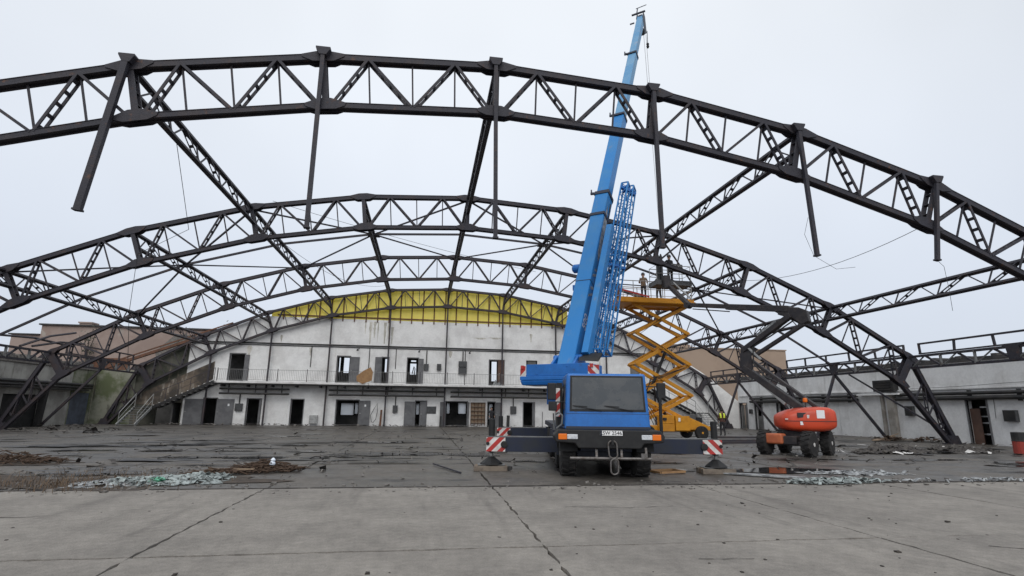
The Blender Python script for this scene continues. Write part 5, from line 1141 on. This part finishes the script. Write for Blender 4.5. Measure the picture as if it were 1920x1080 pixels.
def stones(name, area, n, seed, s0, s1, lab, m='stone'):
    r = random.Random(seed); b = MB()
    for k in range(n):
        x = r.uniform(area[0], area[1]); y = r.uniform(area[2], area[3]); s = r.uniform(s0, s1)*(1 if r.random() < .9 else 1.8)
        z = s*.25; vs = []
        for sx, sy, sz in ((-1, -1, -1), (1, -1, -1), (1, 1, -1), (-1, 1, -1), (-1, -1, 1), (1, -1, 1), (1, 1, 1), (-1, 1, 1)): vs.append((x+sx*s*r.uniform(.3, .8), y+sy*s*r.uniform(.3, .8), max(.001, z+sz*s*.3*r.uniform(.4, 1))))
        b.add(vs, [(3, 2, 1, 0), (4, 5, 6, 7), (0, 1, 5, 4), (1, 2, 6, 5), (2, 3, 7, 6), (3, 0, 4, 7)])
    return tag(b.build(name, m, kind='stuff'), lab, 'stones')
stones('gravel_bits', (-8, 12, 4.5, 11.8), 110, 21, .008, .028, 'tiny dark chips lying on the concrete apron', 'soil')
stones('gravel_bits', (-10, 14, 11.2, 12.6), 420, 22, .012, .05, 'gravel and crumbs along the apron edge groove')
stones('gravel_bits', (-14, -5.5, 11.6, 16), 260, 23, .015, .06, 'rubble crumbs among the dry weeds on the left')
r = random.Random(31)
def pile(cx, cy, rx, ry, n, h, lab, seed):
    r = random.Random(seed); b = MB()
    for k in range(n):
        a = r.uniform(0, 6.28); q = r.random()**.6; x, y = cx+rx*q*math.cos(a), cy+ry*q*math.sin(a); z = .02+h*(1-q)*r.random()
        l = r.uniform(.15, .6); t = r.uniform(0, 6.28); d = V((math.cos(t), math.sin(t)*.6, r.uniform(-.25, .3)))*l/2; p = V((x, y, z+.03)); e0, e1 = p-d, p+d; e0.z = max(.01, e0.z); e1.z = max(.01, e1.z)
        mm = (e0+e1)/2+V((r.uniform(-.03, .03), r.uniform(-.03, .03), r.uniform(0, .04))); b.tube([e0, mm, e1], [r.uniform(.008, .02), .012, .004], 4)
    return tag(b.build('branch_pile', 'twig', kind='stuff'), lab, 'branches')
pile(-3.75, 14.9, .8, .42, 320, .26, 'heap of brown twigs and rot with a white bag on the left floor', 41)
pile(-4.7, 14.3, .6, .2, 110, .1, 'thin trail of brown twigs running left from the heap', 43)
pile(-11.0, 17.2, 1.5, .6, 260, .3, 'low brown twig heap at the left edge of the photo', 44)
b = MB(); b.bar((-4.95, 14.42, .12), (-3.95, 14.5, .1), .07, .025); one(b, 'loose_plank', 'plank', 'pale narrow plank lying on the twig heap', 'plank')
b = MB(); b.lathe((-3.62, 14.75, .16), (.1, 0, 1), [(.02, 0), (.065, .02), (.075, .06), (.04, .10), (.06, .13), (.035, .17), (.01, .185)], 9); one(b, 'white_bag', 'bag', 'crumpled white plastic bag on top of the twig heap', 'bag')
r = random.Random(51); b = MB()
for k in range(900):
    x = r.gauss(-7.0, 1.0); y = r.gauss(12.9, .9)
    if y < 11.5: continue
    l = r.uniform(.05, .2)*(2.0 if r.random() < .08 else 1); t = r.uniform(0, 6.28); d = V((math.cos(t)*.5, math.sin(t)*.5, 1)).normalized()*l; w = V((-math.sin(t), math.cos(t), 0))*.006; p = V((x, y, 0)); m_ = p+d*.6; e_ = p+d+V((math.cos(t), math.sin(t), -.3))*l*.25
    b.add([p-w, p+w, m_+w*.8, m_-w*.8, e_], [(0, 1, 2, 3), (3, 2, 4)])
tag(b.build('dry_weeds', 'weed', kind='stuff'), 'brown dry weeds growing at the floor edge on the left', 'weeds')
# timber and boards at the strut foot by the right wall
for x0, y0, x1, y1, w, z, m_, lab in ((25.9, 28.8, 27.2, 29.6, .3, .12, 'plank', 'pale board lying left of the rubble at the strut foot'), (26.6, 29.2, 28.6, 30.4, .35, .22, 'plank', 'tan sheet slumped over the rubble at the strut foot'), (27.4, 29.2, 28.9, 28.6, .4, .14, 'amberwood', 'brown board lying right of the rubble at the strut foot'), (27.2, 29.8, 27.9, 29.2, .3, .42, 'plank', 'short pale board tilted up on the rubble at the strut foot')):
    b = MB(); b.bar((x0, y0, .05), (x1, y1, z), w, .04); one(b, 'loose_board', m_, lab, 'board', 'boards in the rubble at the strut foot')
shreds('strut_rubble', 'twig', [(27.4, 29.4, 1.0, .5), (29, 28.5, 1.2, .4)], 110, 61, .12, .5, .3, 'brown rubble heap at the strut foot by the right wall')
for x0, y0, x1, y1, lab in ((14.5, 26.2, 19.5, 26.6, 'long dark steel bar on the floor left of the orange lift, nearest of three'), (15.5, 28.0, 20.5, 28.2, 'long dark steel bar on the floor left of the orange lift, middle of three'), (17.5, 31.5, 22, 31.0, 'long dark steel bar on the floor near the vest worker, farthest of three')):
    b = MB(); b.bar((x0, y0, .06), (x1, y1, .08), .1, .1); one(b, 'floor_bar', 'steel_far', lab, 'steel bar', 'steel bars on the floor by the orange lift')
b = MB(); b.bar((7.6, 13.9, .03), (9.2, 12.5, .05), .22, .03); one(b, 'grey_board', 'foilw', 'pale worn board on the floor between puddle and plastic sheeting', 'board')
b = MB(); b.bar((1.0, 14.25, .02), (.35, 16.2, .05), .04, .03); one(b, 'thin_bar', 'steel', 'thin dark bar on the floor left of the crane jack', 'steel bar')
b = MB()
for x0, y0, x1, y1 in ((6.0, 14.3, 6.75, 14.5), (6.75, 14.5, 6.85, 14.0), (6.85, 14.0, 6.1, 13.8), (6.1, 13.8, 6.0, 14.3)): b.bar((x0, y0, .04), (x1, y1, .04), .06, .05)
one(b, 'wooden_offcut', 'osb', 'small orange-brown timber frame lying right of the crane wheels', 'frame')
root = thing('barrel', 'dark barrel with red lower half at the right edge of the photo', 'barrel', (24.95, 20.0, 0))
b = MB(); b.lathe((24.95, 20.0, 0), (0, 0, 1), [(.29, 0), (.3, .02), (.3, .5)], 18); b.build('lower_half', 'barrelred', root)
b = MB(); b.lathe((24.95, 20.0, .5), (0, 0, 1), [(.3, 0), (.31, .02), (.3, .05), (.3, .36), (.27, .38)], 18); b.build('upper_half', 'pipe', root)
b = MB(); b.bar((18.55, 35.5, 0), (18.6, 35.5, 1.15), .32, .28, up=Yv); b.bar((18.6, 35.3, .05), (18.75, 35.1, .05), .16, .1); one(b, 'dark_stub', 'cloth_dk', 'short dark upright stub standing under the right stairs left of the vest worker', 'post')
